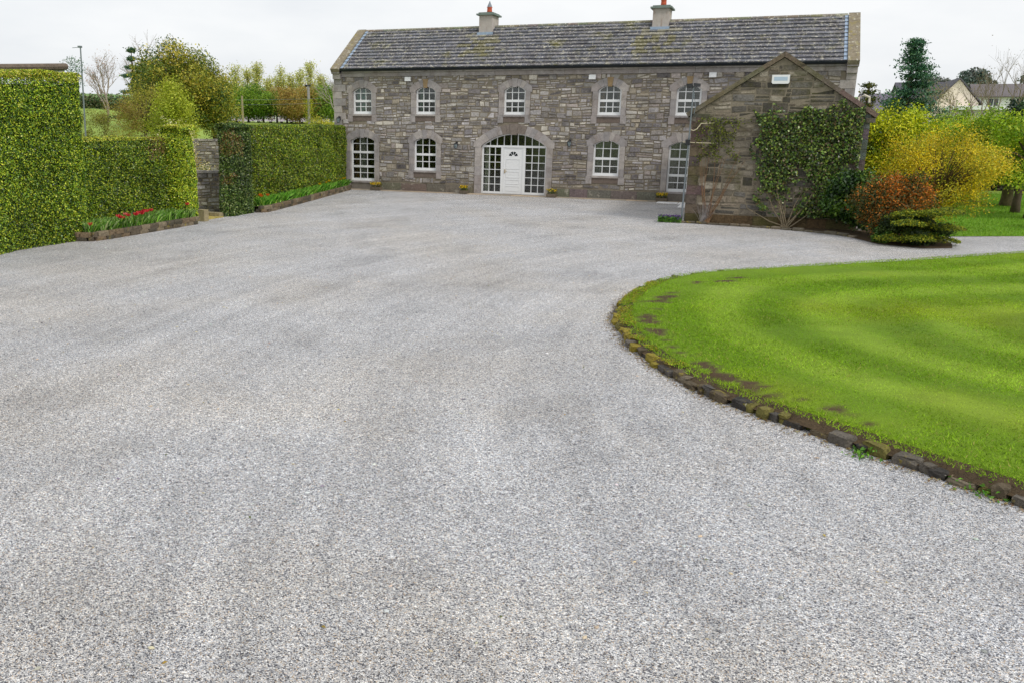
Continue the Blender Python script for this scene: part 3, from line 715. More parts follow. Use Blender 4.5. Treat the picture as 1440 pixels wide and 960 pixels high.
sb.box(cx-w_/2, cx+w_/2, -.12, .3, -.01, .045, C8(150,144,136))
sb.build('entrance_surround', ASHLAR, house)
en = MB(); t = .06; y0, y1 = .14, .22; zt = zs-.02
ir = ringpts(cx, w_-2*t, zs+.0, rise-.05, 16); orr = ringpts(cx, w_-.006, zs, rise, 16)
for k in range(16): en.prism([ir[k], orr[k], orr[k+1], ir[k+1]], y0, y1)
for a, b_ in ((-1.487,-1.41),(-.60,-.48),(.40,.52),(1.41,1.487)): en.box(cx+a, cx+b_, y0, y1, .05, zt-.03)
en.box(cx-1.487, cx+1.487, y0-.012, y1, zt-.03, zt+.06); 
for a, b_ in ((-1.41,-.60),(.52,1.41)): en.box(cx+a, cx+b_, y0, y1, .05, .14)
es = en.build('entrance_frame', WHITE, house)
ba = MB(); bt = .013
for a, b_ in ((-1.41,-.60),(.52,1.41)):
    for k in range(1, 3): x = cx+a+(b_-a)*k/3; ba.box(x-bt, x+bt, y0+.01, y1-.02, .14, zt-.03)
    for k in range(1, 6): z = .14+(zt-.17)*k/6; ba.box(cx+a, cx+b_, y0+.012, y1-.018, z-bt, z+bt)
for k in range(1, 9):
    x = (k/9-.5)*(w_-2*t); ba.box(cx+x-bt, cx+x+bt, y0+.01, y1-.02, zt+.06, arch_z(x, w_-2*t, zs, rise-.05)+.004)
ba.build('glazing_bar', WHITE, es)
gb = MB()
for a, b_ in ((-1.41,-.60),(.52,1.41)): gb.box(cx+a, cx+b_, .188, .192, .14, zt-.03)
gb.prism([(ir[-1][0], zt+.05), (ir[0][0], zt+.05)]+ir, .188, .192); gb.build('pane', GLASS, es)
cu = MB(); V = []
for k in range(9): V += [(cx-1.4+k*.033, .34+.02*math.sin(k*2), .1), (cx-1.4+k*.033, .34+.02*math.sin(k*2), 2.1)]
cu.add(V, [(2*k, 2*k+2, 2*k+3, 2*k+1) for k in range(8)], C8(214,208,190)); cu.build('curtain', CURT, es)
room(cx, w_, .5, zs+rise)
db = MB(); dx0, dx1 = cx-.475, cx+.395; db.box(dx0, dx1, .165, .21, .055, zt-.035)
for a, b_, c, d in ((.12,.75,.12,.34),(.12,.75,.42,.62),(.12,.75,.70,.98),(.12,.75,1.08,1.52)):
    # raised moulding frames
    for (p, q_, r_, s_) in ((a,b_,c,c+.02),(a,b_,d-.02,d),(a,a+.02,c+.02,d-.02),(b_-.02,b_,c+.02,d-.02)): db.box(dx0+p, dx0+q_, .153, .1645, .06+r_, .06+s_)
dr = db.build('door', WHITE, house)
fl = MB(); fx, fz = (dx0+dx1)/2, 1.70
for k in range(4):
    a0, a1 = math.pi*(k/4+.03), math.pi*((k+1)/4-.03); pts = [(fx+r_*math.cos(a), fz+r_*math.sin(a)) for r_, a in ((.07,a0),(.2,a0),(.2,(a0+a1)/2),(.2,a1),(.07,a1))]
    fl.prism(pts, .158, .164)
fl.build('fanlight', mat('dark_glass', (.02,.025,.03), rough=.1), dr)
hb = MB(); hb.box(dx0+.05, dx0+.085, .145, .164, .95, 1.12); hb.tube([(dx0+.068,.15,1.05),(dx0+.068,.12,1.05),(dx0+.17,.115,1.05)], .011); hb.build('handle', mat('brass', C8(196,170,120), rough=.3, metal=.8), dr)
# roof -----------------------------------------------------------------------
e0 = np.array([0, -.24, 5.44]); e1 = np.array([0, 2.6, 7.36]); sl = e1-e0; SL = np.linalg.norm(sl); sl /= SL; nr = np.array([0, -sl[2], sl[1]])
rb = MB(); NR = 12; RX0, RX1 = -8.44, 12.72
PALR = [C8(114,115,124), C8(106,108,116), C8(120,120,127), C8(102,102,110), C8(112,110,114)]
for r_ in range(NR):
    a = SL*r_/NR; b_ = SL*(r_+1)/NR+.03; x = RX0-random.uniform(0, .3)
    while x < RX1:
        ln = .33; X0, X1 = max(x, RX0), min(x+ln-.006, RX1)
        if X1-X0 > .02:
            t0 = .076+random.uniform(-.006, .006); P = []
            for (xx, s_, h) in ((X0,a,-.0),(X1,a,-.0),(X1,b_,.0),(X0,b_,.0),(X0,a,t0),(X1,a,t0),(X1,b_,.012),(X0,b_,.012)):
                p = e0+sl*s_+nr*h; P.append((xx, p[1], p[2]))
            k = random.uniform(.7, 1.02); tc_ = tuple(v*k for v in random.choice(PALR))
            for cxx in (-2.3, 5.5):
                if abs((X0+X1)/2-cxx) < .75+.4*(1-r_/NR)*random.random() and 2 < r_ < NR-2 and random.random() < .55: tc_ = C8(138,134,120) if r_ > 7 else C8(112,108,82)
            rb.add(P, [(0,3,2,1),(4,5,6,7),(0,1,5,4),(1,2,6,5),(2,3,7,6),(3,0,4,7)], tc_)
        x += ln
bk = np.array([0, 5.44, 5.44]); rb.add([(RX0-.1,2.6,7.355),(RX1+.1,2.6,7.355),(RX1+.1,5.44,5.44),(RX0-.1,5.44,5.44)], [(0,1,2,3)], PALR[0])
rb.add([(RX0-.1,e0[1]+.02,5.425),(RX1+.1,e0[1]+.02,5.425),(RX1+.1,2.6,7.34),(RX0-.1,2.6,7.34)], [(0,1,2,3)], PALR[1])
x = RX0
while x < RX1:
    ln = min(.45, RX1-x); rb.tube([(x+.003,2.6,7.385),(x+ln-.003,2.6,7.385)], .075, 8, tuple(v*random.uniform(.9,1.2) for v in C8(128,124,110))); x += ln
roof = rb.build('roof', SLATE, house)
for (a, b_) in ((-8.46,-8.33),(12.62,12.74)):
    lb = MB()
    for r_ in range(NR):
        P = []; s0, s1 = SL*r_/NR+.02, SL*(r_+1)/NR
        for (xx, s_, h) in ((a,s0,.03),(b_,s0,.03),(b_,s1,.03),(a,s1,.03),(a,s0,.075),(b_,s0,.075),(b_,s1,.05),(a,s1,.05)): p = e0+sl*s_+nr*h; P.append((xx, p[1], p[2]))
        lb.add(P, [(0,3,2,1),(4,5,6,7),(0,1,5,4),(1,2,6,5),(2,3,7,6),(3,0,4,7)])
    lb.build('flashing', LEAD, roof)
for (a, b_) in ((-8.9,-8.47),(12.75,13.16)):
    kb = MB(); e00 = e0-sl*.12; n = 6; L_ = SL+.12
    for i in range(n):
        s0, s1 = L_*i/n+.003, L_*(i+1)/n-.003; P = []
        for (xx, s_, h) in ((a,s0,-.15),(b_,s0,-.15),(b_,s1,-.15),(a,s1,-.15),(a,s0,.12),(b_,s0,.12),(b_,s1,.12),(a,s1,.12)): p = e00+sl*s_+nr*h; P.append((xx, p[1], p[2]))
        kb.add(P, [(0,3,2,1),(4,5,6,7),(0,1,5,4),(1,2,6,5),(2,3,7,6),(3,0,4,7)])
    P = []
    kb.add([(a,2.6,7.15),(b_,2.6,7.15),(b_,2.6,7.48),(a,2.6,7.48),(a,5.5,5.2),(b_,5.5,5.2),(b_,5.5,5.53),(a,5.5,5.53)], [(0,1,2,3),(4,7,6,5),(0,4,5,1),(3,2,6,7),(0,3,7,4),(1,5,6,2)])
    kb.build('gable_coping', LICHEN, house)
    kn = MB(); kn.box(a, b_, -.3, .2, EZ+.12, EZ+.27, ALP[1]); kn.box(a+.02, b_-.02, -.2, .2, EZ-.12, EZ+.117, ALP[2]); kn.build('kneeler', ASHLAR, house)
gt = MB(); V = []; 
for k in range(9):
    a = math.pi+math.pi*k/8; V += [(-8.44, -.30+.075*math.cos(a), 5.455+.075*math.sin(a)), (12.72, -.30+.075*math.cos(a), 5.455+.075*math.sin(a))]
gt.add(V, [(2*k, 2*k+1, 2*k+3, 2*k+2) for k in range(8)]); gt.box(-8.44, 12.72, -.226, -.20, 5.36, 5.50); gt.build('gutter', BLACK, house)
for (cxx, wdt, cowl) in ((-2.23, .62, True), (5.53, .66, False)):
    ch = MB(); ch.box(cxx-wdt/2, cxx+wdt/2, 2.12, 3.1, 6.8, 7.86); c_ = ch.build('chimney', RENDERM, roof)
    cp = MB(); cp.box(cxx-wdt/2-.11, cxx+wdt/2+.11, 2.01, 3.21, 7.863, 7.93); cp.box(cxx-wdt/2-.03, cxx+wdt/2+.03, 2.09, 3.13, 7.933, 7.985); cp.build('cap', mat('chimney_cap', C8(120,132,126), rough=.9, n1=(6,.2)), c_)
    pt = MB(); n = 12; xs_ = cxx+.02; pt.tube([(xs_,2.6,7.98),(xs_,2.6,8.12),(xs_,2.6,8.22),(xs_,2.6,8.25)], [.125,.115,.11,.135], 12)
    pt.build('pot', TERRA, c_, True)
    if cowl:
        k_ = MB(); k_.tube([(xs_,2.6,8.25),(xs_,2.6,8.31),(xs_,2.6,8.42),(xs_,2.6,8.52)], [.12,.1,.05,.01], 10, C8(190,196,204)); k_.build('cowl', METAL, c_)
    fb = MB(); fb.box(cxx-wdt/2-.06, cxx+wdt/2+.06, 2.02, 2.1195, 6.99, 7.12); fb.build('apron', LEAD, c_)

# wing -------------------------------------------------------------------------
wing = empty('stone_wing', (10.6, -8, 0), 'single-storey stone wing with steep gable end facing the yard', 'outbuilding')
WX0, WX1, WY, WE, WA = 8.10, 13.10, -8.0, 3.42, 5.08
wm = (WX0+WX1)/2
ww = MB()
ww.add([(WX0,WY,0),(WX1,WY,0),(WX1,WY,WE),(wm,WY,WA-.02),(WX0,WY,WE)], [(0,1,2,3,4)], (1,1,1), 1)
for xx in (WX0, WX1): ww.add([(xx,WY,0),(xx,-.08,0),(xx,-.08,WE),(xx,WY,WE)], [(0,1,2,3)], (1,1,1), 1)
gab = lambda z: 0 if z < WE else (z-WE)/(WA-WE)*(WX1-WX0)/2
rubble(ww, lambda z: WX0+(.3 if int(z/.3) % 2 else .5)*(z < WE)+gab(z)+.03, lambda z: WX1-(.35 if int(z/.3) % 2 else .55)*(z < WE)-gab(z)-.03, .3, WA-.2, WY, PAL_W, [], hmin=.13, hmax=.26, lmin=.18, lmax=.6, proud=(.0, .03))
axis_s = -1
rubble(ww, lambda z: WY+.3, lambda z: -.1, 0, WE, WX0, PAL_W, [], axis='y', hmin=.14, hmax=.26, lmin=.3, lmax=.7)
axis_s = 1
rubble(ww, lambda z: WY+.3, lambda z: -.1, 0, WE, WX1, PAL_W, [], axis='y', hmin=.14, hmax=.26, lmin=.3, lmax=.7)
ww.build('wall', [RUBBLE_D, MORTAR], wing)
qb = MB(); qb2 = MB(); z = 0; k = 0
while z < WE-.05:
    h = min(.3, WE-z); wl = .5 if k % 2 else .3
    qb.box(WX0-.03, WX0+wl, WY-.04, WY+(.3 if k % 2 else .5), z+.005, z+h-.005, tuple(v*random.uniform(.55, .8) for v in C8(120,112,100)))
    qb2.box(WX1-wl-.05, WX1+.03, WY-.04, WY+(.3 if k % 2 else .5), z+.005, z+h-.005, tuple(v*random.uniform(.6, .9) for v in C8(116,114,110))); z += h; k += 1
qb.build('quoin', RUBBLE_D, wing); qb2.build('quoin', RUBBLE_D, wing)
pb = MB(); x = WX0+.0
while x < WX1-.01:
    ln = min(random.uniform(.5, .9), WX1-x); pb.box(x+.004, x+ln-.004, WY-.09, WY+.0, -.02, .3, tuple(v*random.uniform(.7, 1) for v in C8(96,88,58))); x += ln
pb.build('plinth', RUBBLE_D, wing)
# raking coping and roof slopes
kb = MB(); rs = MB()
for sgn in (-1, 1):
    xo = wm+sgn*((WX1-WX0)/2+.16); zo = WE-.10; xa, za = wm, WA
    d = np.array([xa-xo, za-zo]); Ld = np.linalg.norm(d); d /= Ld; nn_ = np.array([-d[1], d[0]]); nn_ = nn_ if nn_[1] > 0 else -nn_
    for i in range(5):
        s0, s1 = Ld*i/5, Ld*(i+1)/5; a = np.array([xo, zo])+d*s0; b_ = np.array([xo, zo])+d*s1
        if i == 4: top_b = (wm, WA+.13/abs(d[0])*1.0)
        q4 = [tuple(a), tuple(b_), tuple(b_+nn_*.13), tuple(a+nn_*.13)]
        if i == 4: q4[1] = (wm+sgn*.001, WA); q4[2] = (wm+sgn*.001, WA+.13/abs(d[0]))
        kb.prism(q4 if sgn < 0 else q4[::-1], WY-.10, WY+.28, tuple(v*random.uniform(.8, 1) for v in C8(118,108,94)))
    kb.box(min(xo, xo+sgn*-.25), max(xo, xo-sgn*.25), WY-.08, WY+.3, zo-.14, zo-.005, C8(104,98,90))
    q4 = [(xo, zo), (xa, za), (xa, za+.07), (xo, zo+.07)]
    rs.prism(q4 if sgn < 0 else q4[::-1], WY+.285, -.1, random.choice(PALR))
kb.build('gable_coping', RUBBLE_D, wing); rs.build('roof', SLATE, wing)

# fittings on the walls --------------------------------------------------------
def fitting(name, loc, label, cat, group=None): return empty(name, loc, label, cat, group)
for (x, z, lab) in ((-5.10, 5.0, 'small white floodlight box under the eaves between the two left upper windows'), (3.23, 5.0, 'small white floodlight box under the eaves left of the fourth upper window'), (8.0, 5.03, 'small white floodlight box under the eaves nearest the gabled wing')):
    r_ = fitting('floodlight', (x, -.05, z), lab, 'floodlight', 'white floodlights under the eaves'); b = MB(); b.box(x-.14, x+.14, -.17, -.08, z-.09, z+.09, j=.004); b.build('housing', WHITE, r_)
    b = MB(); b.box(x-.03, x+.03, -.079, -.0, z-.04, z+.04); b.build('bracket', WHITE, r_)
x0, x1, z0_, z1_ = 10.30, 10.80, 4.30, 4.56
r_ = fitting('alarm_box', (10.55, WY, 4.43), 'white rectangular alarm box high on the gable of the wing', 'alarm box')
b = MB(); b.prism([(x0+.03, z0_), (x1-.03, z0_), (x1, z0_+.04), (x1, z1_), (x0, z1_), (x0, z0_+.04)], WY-.13, WY-.03); b.build('cover', WHITE, r_)
b = MB(); b.box(x0+.06, x1-.06, WY-.134, WY-.1305, z0_+.09, z1_-.06, C8(170,190,210)); b.build('panel', mat('pale_blue_panel', C8(176,196,214), rough=.5), r_)
def lantern(x, y, z, lab):
    r_ = fitting('wall_lantern', (x, y, z), lab, 'wall lantern', 'lanterns on the house front')
    b = MB(); b.box(x-.04, x+.04, y-.02, y+.03, z-.02, z+.16); b.tube([(x, y-.02, z+.1), (x, y-.12, z+.17), (x, y-.16, z+.12)], .012); b.build('bracket', IRON, r_)
    b = MB(); b.tube([(x, y-.16, z+.13), (x, y-.16, z+.08), (x, y-.16, z+.06)], [.01, .09, .1], 6); b.tube([(x, y-.16, z-.12), (x, y-.16, z-.14)], [.06, .03], 6)
    for k in range(6): a = k*math.pi/3; b.tube([(x+.09*math.cos(a), y-.16+.09*math.sin(a), z+.06), (x+.055*math.cos(a), y-.16+.055*math.sin(a), z-.12)], .008, 4)
    b.build('frame', IRON, r_); b = MB(); b.tube([(x, y-.16, z+.055), (x, y-.16, z-.115)], [.08, .05], 6, C8(190,200,205)); b.build('glass', mat('lantern_glass', C8(150,165,170), rough=.2), r_)
lantern(2.41, -.04, 2.30, 'dark wall lantern right of the entrance arch'); lantern(-2.73, -.04, 2.12, 'dark wall lantern left of the entrance arch'); lantern(-8.6, -.07, 3.2, 'dark wall lantern on the left corner quoins above the hedge')
r_ = fitting('lamp_post', (8.03, -8.08, 0), 'thin grey lamp post fixed at the left corner of the wing', 'lamp post')
b = MB(); b.tube([(8.0,-8.13,0.0),(8.02,-8.13,2),(8.05,-8.13,4.22)], [.03,.025,.022], 8); b.build('pole', METAL, r_)
b = MB(); b.tube([(8.05,-8.13,4.15),(8.15,-8.13,3.6),(8.12,-8.13,3.4)], .01, 5); b.tube([(8.05,-8.13,4.2),(7.98,-8.18,4.28)], .02, 5); b.build('arm', METAL, r_)
b = MB(); b.box(7.84, 8.02, -8.25, -8.08, 4.2, 4.32, j=.02); b.box(8.06, 8.24, -8.25, -8.08, 4.22, 4.33, j=.02); b.build('lamp_head', IRON, r_)
r_ = fitting('handrail', (8.1, -8.1, 2), 'pale pipe and cable bracket on the left corner of the wing', 'pipe bracket')
b = MB(); b.tube([(8.05,-8.1,2.93),(8.15,-8.16,2.9),(8.25,-8.16,2.95),(8.36,-8.1,3.12),(8.75,-8.08,3.14)], .017, 6); b.tube([(7.85,-8.1,2.55),(8.2,-8.12,2.53),(8.9,-8.08,2.52)], .013, 5); b.build('pipe', mat('cream_pipe', C8(200,190,160), rough=.6), r_)
b = MB(); b.box(7.93, 8.07, -8.2, -8.08, 2.45, 2.62, j=.01); b.build('junction_box', IRON, r_)
r_ = fitting('flue_pipe', (13.1, -6.2, 3.6), 'small white curved flue pipe at the right end of the wing roof', 'flue')
b = MB(); b.tube([(12.85,-6.5,3.55),(12.85,-6.5,3.95),(13.0,-6.5,4.02),(13.15,-6.5,3.95),(13.15,-6.5,3.8)], .035, 7); b.build('pipe', mat('cream_flue', C8(214,206,190), rough=.6), r_)

# ------------------------------------------------------------------ plants
def gx(px, Y, py=180): return AT(px, py, Y)[0]
def flower_tuft(bm_cols, n, c0, r, h, stemc, size, name, label, cat, group=None, fl=40, flc=None, parent_box=None):
    r_ = empty(name, tuple(c0), label, cat, group)
    C = np.c_[c0[0]+rng.uniform(-r[0], r[0], n), c0[1]+rng.uniform(-r[1], r[1], n), c0[2]+h*rng.uniform(.1, 1, n)]
    fastmesh('leaves', leafverts(C, size, np.array([[0,0,.6]]), 1, .4), 4, pick(bm_cols, n), LEAF, r_)
    if fl:
        C = np.c_[c0[0]+rng.uniform(-r[0], r[0], fl), c0[1]+rng.uniform(-r[1], r[1], fl), c0[2]+h*rng.uniform(.75, 1.15, fl)]
        C = np.repeat(C, 3, 0)+rng.normal(0, .012, (fl*3, 3)); fastmesh('flowers', leafverts(C, .05, None, 1, .8), 4, pick(flc, fl*3, .1), PETAL, r_)
    return r_
YEL = [C8(240,205,30), C8(226,180,24), C8(250,225,60)]; GR = [C8(80,110,40), C8(110,135,50), C8(60,88,34)]
for (x, lab, w_) in ((-6.6, 'yellow flowers in a low stone trough by the leftmost ground-floor window', .5), (-2.25, 'yellow flowers in a low stone trough left of the entrance', .35), (1.78, 'sparse yellow flowers in a low stone trough right of the entrance', .42), (6.42, 'yellow flowers in a dark trough beside the right-hand french window', .45)):
    b = MB(); r_ = empty('flower_trough', (x, -.3, .03), lab, 'flower trough', 'flower troughs along the house front')
    b.box(x-w_/2, x+w_/2, -.46, -.2, .037, .17, C8(110,100,88), 0, .006); b.build('trough', mat('trough_stone', C8(104,94,80), rough=.9, n1=(12,.3)), r_)
    n = 260; C = np.c_[x+rng.uniform(-w_/2, w_/2, n), -.33+rng.uniform(-.12, .12, n), .17+.2*rng.uniform(0, 1, n)]; fastmesh('leaves', leafverts(C, .06, np.array([[0,0,.6]]), 1, .4), 4, pick(GR+[C8(120,90,50)], n), LEAF, r_)
    n = 90 if x != 1.78 else 45; C = np.c_[x+rng.uniform(-w_/2, w_/2, n), -.36+rng.uniform(-.12, .1, n), .27+.12*rng.uniform(0, 1, n)]; fastmesh('flowers', leafverts(C, .055, np.array([[0,-.5,.6]]), 1, .85), 4, pick(YEL, n, .1), PETAL, r_)
flower_tuft([C8(120,170,60), C8(96,150,50), C8(90,120,70)], 1500, (7.65,-8.25,.0), (.36,.16), .2, None, .07, 'aubretia_clump', 'low green cushion with purple flowers at the corner of the wing', 'plant', None, 110, [C8(130,90,170), C8(110,80,140), C8(90,80,110)])

HPAL = [C8(168,182,44), C8(136,160,38), C8(96,128,34), C8(54,84,28), C8(28,52,20), C8(196,202,70)]
HW = np.array([.14, .22, .25, .19, .15, .05])
def hedge(name, label, segs, height, n, size, group='clipped hedges along the left of the yard', dark=0., topcol=True, brown=(), sh=.12, cat='hedge', pal=HPAL, wts=HW, bulge=.07, hend=None):
    """segs: 4 ground corners, (a,b) front edge facing +x, (c,d) back edge; leaves on front, ends, top"""
    a, b, c, d = [np.array(p, float) for p in segs]             # a->b front line, b->c far end, c->d back, d->a near end
    h1 = hend or height; hs = {0: height, 1: h1, 2: h1, 3: height}
    core = MB(); k = .14; cen = (a+b+c+d)/4
    e1_ = (b-a)/np.linalg.norm(b-a); e2_ = (d-a)/np.linalg.norm(d-a); k2 = .26
    cr_ = [a+(e1_+e2_)*k2, b+(-e1_+e2_)*k2, c+(-e1_-e2_)*k2, d+(e1_-e2_)*k2]
    P = [(p[0], p[1], 0) for p in cr_]+[(p[0], p[1], hs[i]-.3) for i, p in enumerate(cr_)]
    core.add(P, [(0,1,5,4),(1,2,6,5),(2,3,7,6),(3,0,4,7),(4,5,6,7)], C8(40,44,22))
    Cs, Ns = [], []; areas = []
    faces = [(a, b, 0, 1), (b, c, 1, 2), (d, a, 3, 0)]
    for (p, q_, i, j) in faces: areas.append(np.linalg.norm(q_-p)*(hs[i]+hs[j])/2)
    at_ = (np.linalg.norm(b-a)*np.linalg.norm(c-b)); areas.append(at_); tot = sum(areas)
    for (p, q_, i, j), ar in zip(faces, areas):
        m_ = int(n*ar/tot); u = rng.uniform(-.01, 1.01, m_); hh = hs[i]*(1-u)+hs[j]*u; v = rng.uniform(0, 1, m_)**.95
        t_ = (q_-p)/np.linalg.norm(q_-p); nn_ = np.array([t_[1], -t_[0]])
        if nn_@(cen-p) > 0: nn_ = -nn_
        base = p+(q_-p)*u[:, None]; P3 = np.c_[base, v*hh]
        off = bulge*fbm(P3, 1.3)+.045*fbm(P3, 5)-rng.exponential(.05, m_)
        rn = np.clip((P3[:, 2]-(hh-sh*2.2))/(sh*2.2), 0, 1); off -= sh*rn**2*1.3
        P3[:, :2] += nn_*off[:, None]; ue = np.minimum(u, 1-u)*np.linalg.norm(q_-p); re = np.clip(1-ue/.35, 0, 1)**2*.16
        P3[:, :2] += (cen-P3[:, :2])/np.linalg.norm(cen-P3[:, :2], axis=1)[:, None]*re[:, None]
        Cs.append(P3); Ns.append(np.repeat(np.array([[nn_[0], nn_[1], .35]]), m_, 0))
    m_ = int(n*areas[3]/tot*1.1); u = rng.uniform(0, 1, m_); v = rng.uniform(0, 1, m_); base = (a+(b-a)*u[:, None])*(1-v)[:, None]+(d+(c-d)*u[:, None])*v[:, None]
    hh = height*(1-u)+h1*u; P3 = np.c_[base, hh]; e_ = np.minimum(v, 1-v)*np.linalg.norm(d-a); P3[:, 2] += .04*fbm(P3, 2.2)-rng.exponential(.03, m_)-np.clip(1-e_/.2, 0, 1)**2*.1
    ntop = m_; Cs.append(P3); Ns.append(np.repeat(np.array([[0, 0, 1.]]), m_, 0))
    C = np.concatenate(Cs); Nn = np.concatenate(Ns); m_ = len(C)
    col = pick(pal, m_, .2, wts)
    pn = fbm(C, 1.1); col *= (1+.22*pn-dark)[:, None]
    top = C[:, 2] > (height-.09)
    if topcol: tp_ = top & (rng.uniform(0,1,m_) < .6); col[tp_] = pick([C8(196,194,60), C8(170,180,60), C8(180,164,80), C8(140,156,50)], tp_.sum(), .15)
    for (bx, by, bz, br) in brown:
        q_ = (np.linalg.norm(C-np.array([bx, by, bz]), axis=1)+fbm(C, 4)*.3 < br) & (rng.uniform(0,1,m_) < .5); col[q_] = pick([C8(140,112,70), C8(110,90,50), C8(120,120,50)], q_.sum(), .2)
    sz = size*rng.uniform(.7, 1.3, m_)
    o = fastmesh(name, leafverts(C, sz, Nn, 1.1, .65), 4, np.clip(col*1.3, .004, 1), LEAFG, None, core)
    return tag(o, label, cat, group)
hedge('tall_hedge', 'tallest block of clipped hedge at the far left, double the height of the rest', [(-5.72,-24.5),(-5.8,-19.4),(-7.4,-19.4),(-7.4,-24.5)], 4.02, 180000, .045, bulge=.1, hend=4.18)
hedge('low_hedge', 'lower clipped hedge with yellow top behind the tulip bed', [(-6.0,-20.1),(-6.15,-15.4),(-7.2,-15.4),(-7.3,-20.1)], 2.57, 110000, .045, bulge=.09, dark=.22, brown=[(-6.1,-16.3,2.35,.45)])
hedge('hedge_pillar', 'rounded hedge end beside the gap, left side of the opening', [(-5.6,-15.95),(-5.62,-14.98),(-6.55,-14.98),(-6.55,-15.95)], 2.92, 36000, .05, sh=.32, pal=HPAL, wts=[.26,.24,.18,.1,.07,.15])
hedge('hedge_pillar', 'dark glossy ivy-like hedge end forming the right side of the opening', [(-5.82,-13.35),(-5.85,-11.6),(-6.8,-11.6),(-6.2,-13.35)], 2.98, 36000, .056, dark=.24, sh=.2, topcol=False, pal=[C8(136,158,74), C8(92,124,48), C8(58,90,36), C8(32,56,24), C8(170,186,116)], wts=[.2,.3,.24,.16,.1], brown=[(-5.75,-12.9,2.4,.4), (-5.7,-13,1.2,.3)])
hedge('long_hedge', 'long clipped hedge running from the opening to the house corner', [(-6.0,-11.75),(-8.15,-.3),(-9.2,-.4),(-7.2,-11.9)], 2.93, 165000, .052, dark=.2, sh=.1, topcol=False, pal=HPAL+[C8(120,104,56)], wts=[.13,.2,.22,.18,.15,.05,.07], hend=2.95)

# raised stone beds
def bed(name, label, front, back, h):
    r_ = empty(name, (front[0][0], front[0][1], 0), label, 'raised bed', 'raised stone flower beds under the hedges')
    b = MB(); F_p = dens(front, .3)
    for row in range(2):
        for i in range(len(F_p)-1):
            t_ = F_p[i+1]-F_p[i]; ln = np.linalg.norm(t_); t_ /= ln; nn_ = np.array([-t_[1], t_[0]])
            rock(b, (F_p[i]+F_p[i+1])/2+t_*(.1 if row else 0)+nn_*random.uniform(-.01,.01), t_, nn_, ln-.012, .17, h*.5*row-.01, h*.5*(row+1)-.006+random.uniform(0,.012), random.choice([C8(116,100,80), C8(98,88,74), C8(130,118,98), C8(84,78,66)]), .008)
    b.build('stone_edge', MOSS, r_)
    s_ = MB(); poly = [tuple(p) for p in F_p]+back; tr = tessellate_polygon([[Vector((p[0],p[1],0)) for p in poly]]); s_.add([(p[0],p[1],h-.03) for p in poly], [tuple(t) for t in tr]); s_.build('soil', SOIL, r_)
    return r_
b1 = [(-6.05,-20.1),(-5.55,-19.95),(-5.4,-19.5),(-5.42,-17.5),(-5.5,-15.5)]; bed('raised_bed', 'raised stone bed with red tulips under the low hedge', b1, [(-6.2,-15.5)], .23)
b2 = [(-5.85,-11.6),(-5.6,-11.4),(-5.95,-9.5),(-6.7,-6.0),(-7.9,-.5)]; bed('raised_bed', 'raised stone bed of daffodil leaves under the long hedge', b2, [(-8.3,-.5),(-6.2,-11.6)], .23)
def along(P, n, w0, w1):
    D_ = dens(P, .1); i = rng.integers(0, len(D_)-1, n); t_ = D_[i+1]-D_[i]; t_ /= np.linalg.norm(t_, axis=1)[:, None]+1e-9
    nn_ = np.stack([-t_[:, 1], t_[:, 0]], 1); return D_[i]+rng.uniform(0, .1, (n, 1))*t_+nn_*rng.uniform(w0, w1, (n, 1))
def straps(P, z, h, wd, col):
    n = len(P); a = rng.uniform(0, 6.28, n); hh = h*rng.uniform(.5, 1.15, n); d = np.c_[np.cos(a), np.sin(a)]
    l = rng.normal(0, .42, (n, 2))*hh[:, None]; b0 = np.c_[P, np.full(n, z)]; m_ = b0+np.c_[l*.45, hh*.65]; tp = b0+np.c_[l*1.1, hh]
    w3 = np.c_[d*wd/2, np.zeros(n)]; V = np.stack([b0-w3, b0+w3, m_+w3*.8, tp, m_-w3*.8], 1); return V.reshape(-1, 3), col
P = along(b1[1:], 5200, .08, .62); V, c = straps(P, .19, .3, .035, pick([C8(146,190,76), C8(116,168,60), C8(190,214,140), C8(80,128,44)], len(P), .28))
o = fastmesh('bedding_foliage', V, 5, c, LEAF); tag(o, 'bushy green bulb leaves filling the bed under the low hedge', kind='stuff')
P = along(b2[1:], 9000, .06, .5); V, c = straps(P, .19, .3, .04, pick([C8(134,196,56), C8(106,174,46), C8(170,214,96), C8(74,130,40)], len(P), .28))
o = fastmesh('bedding_foliage', V, 5, c, LEAF); tag(o, 'bright green bulb leaves filling the bed under the long hedge', kind='stuff')
def flower(kind, x, y, z, h, cols, first=None):
    r_ = empty(kind, (x, y, z)); b = MB(); b.tube([(x,y,z),(x+.01,y,z+h)], .006, 4, C8(90,140,50)); b.build('stem', LEAF, r_)
    b = MB(); p = np.array([x+.01, y, z+h])
    for k in range(6):
        a = k*math.pi/3; r0, r1 = .034, .065; c = random.choice(cols)
        b.add([p, p+np.array([r1*math.cos(a-.5), r1*math.sin(a-.5), .035]), p+np.array([r0*1.6*math.cos(a), r0*1.6*math.sin(a), .09]), p+np.array([r1*math.cos(a+.5), r1*math.sin(a+.5), .035])], [(0,1,2,3)], c)
    b.build('bloom', PETAL, r_); return r_
RED = [C8(214,60,66), C8(232,92,90), C8(196,44,56)]
tul = []
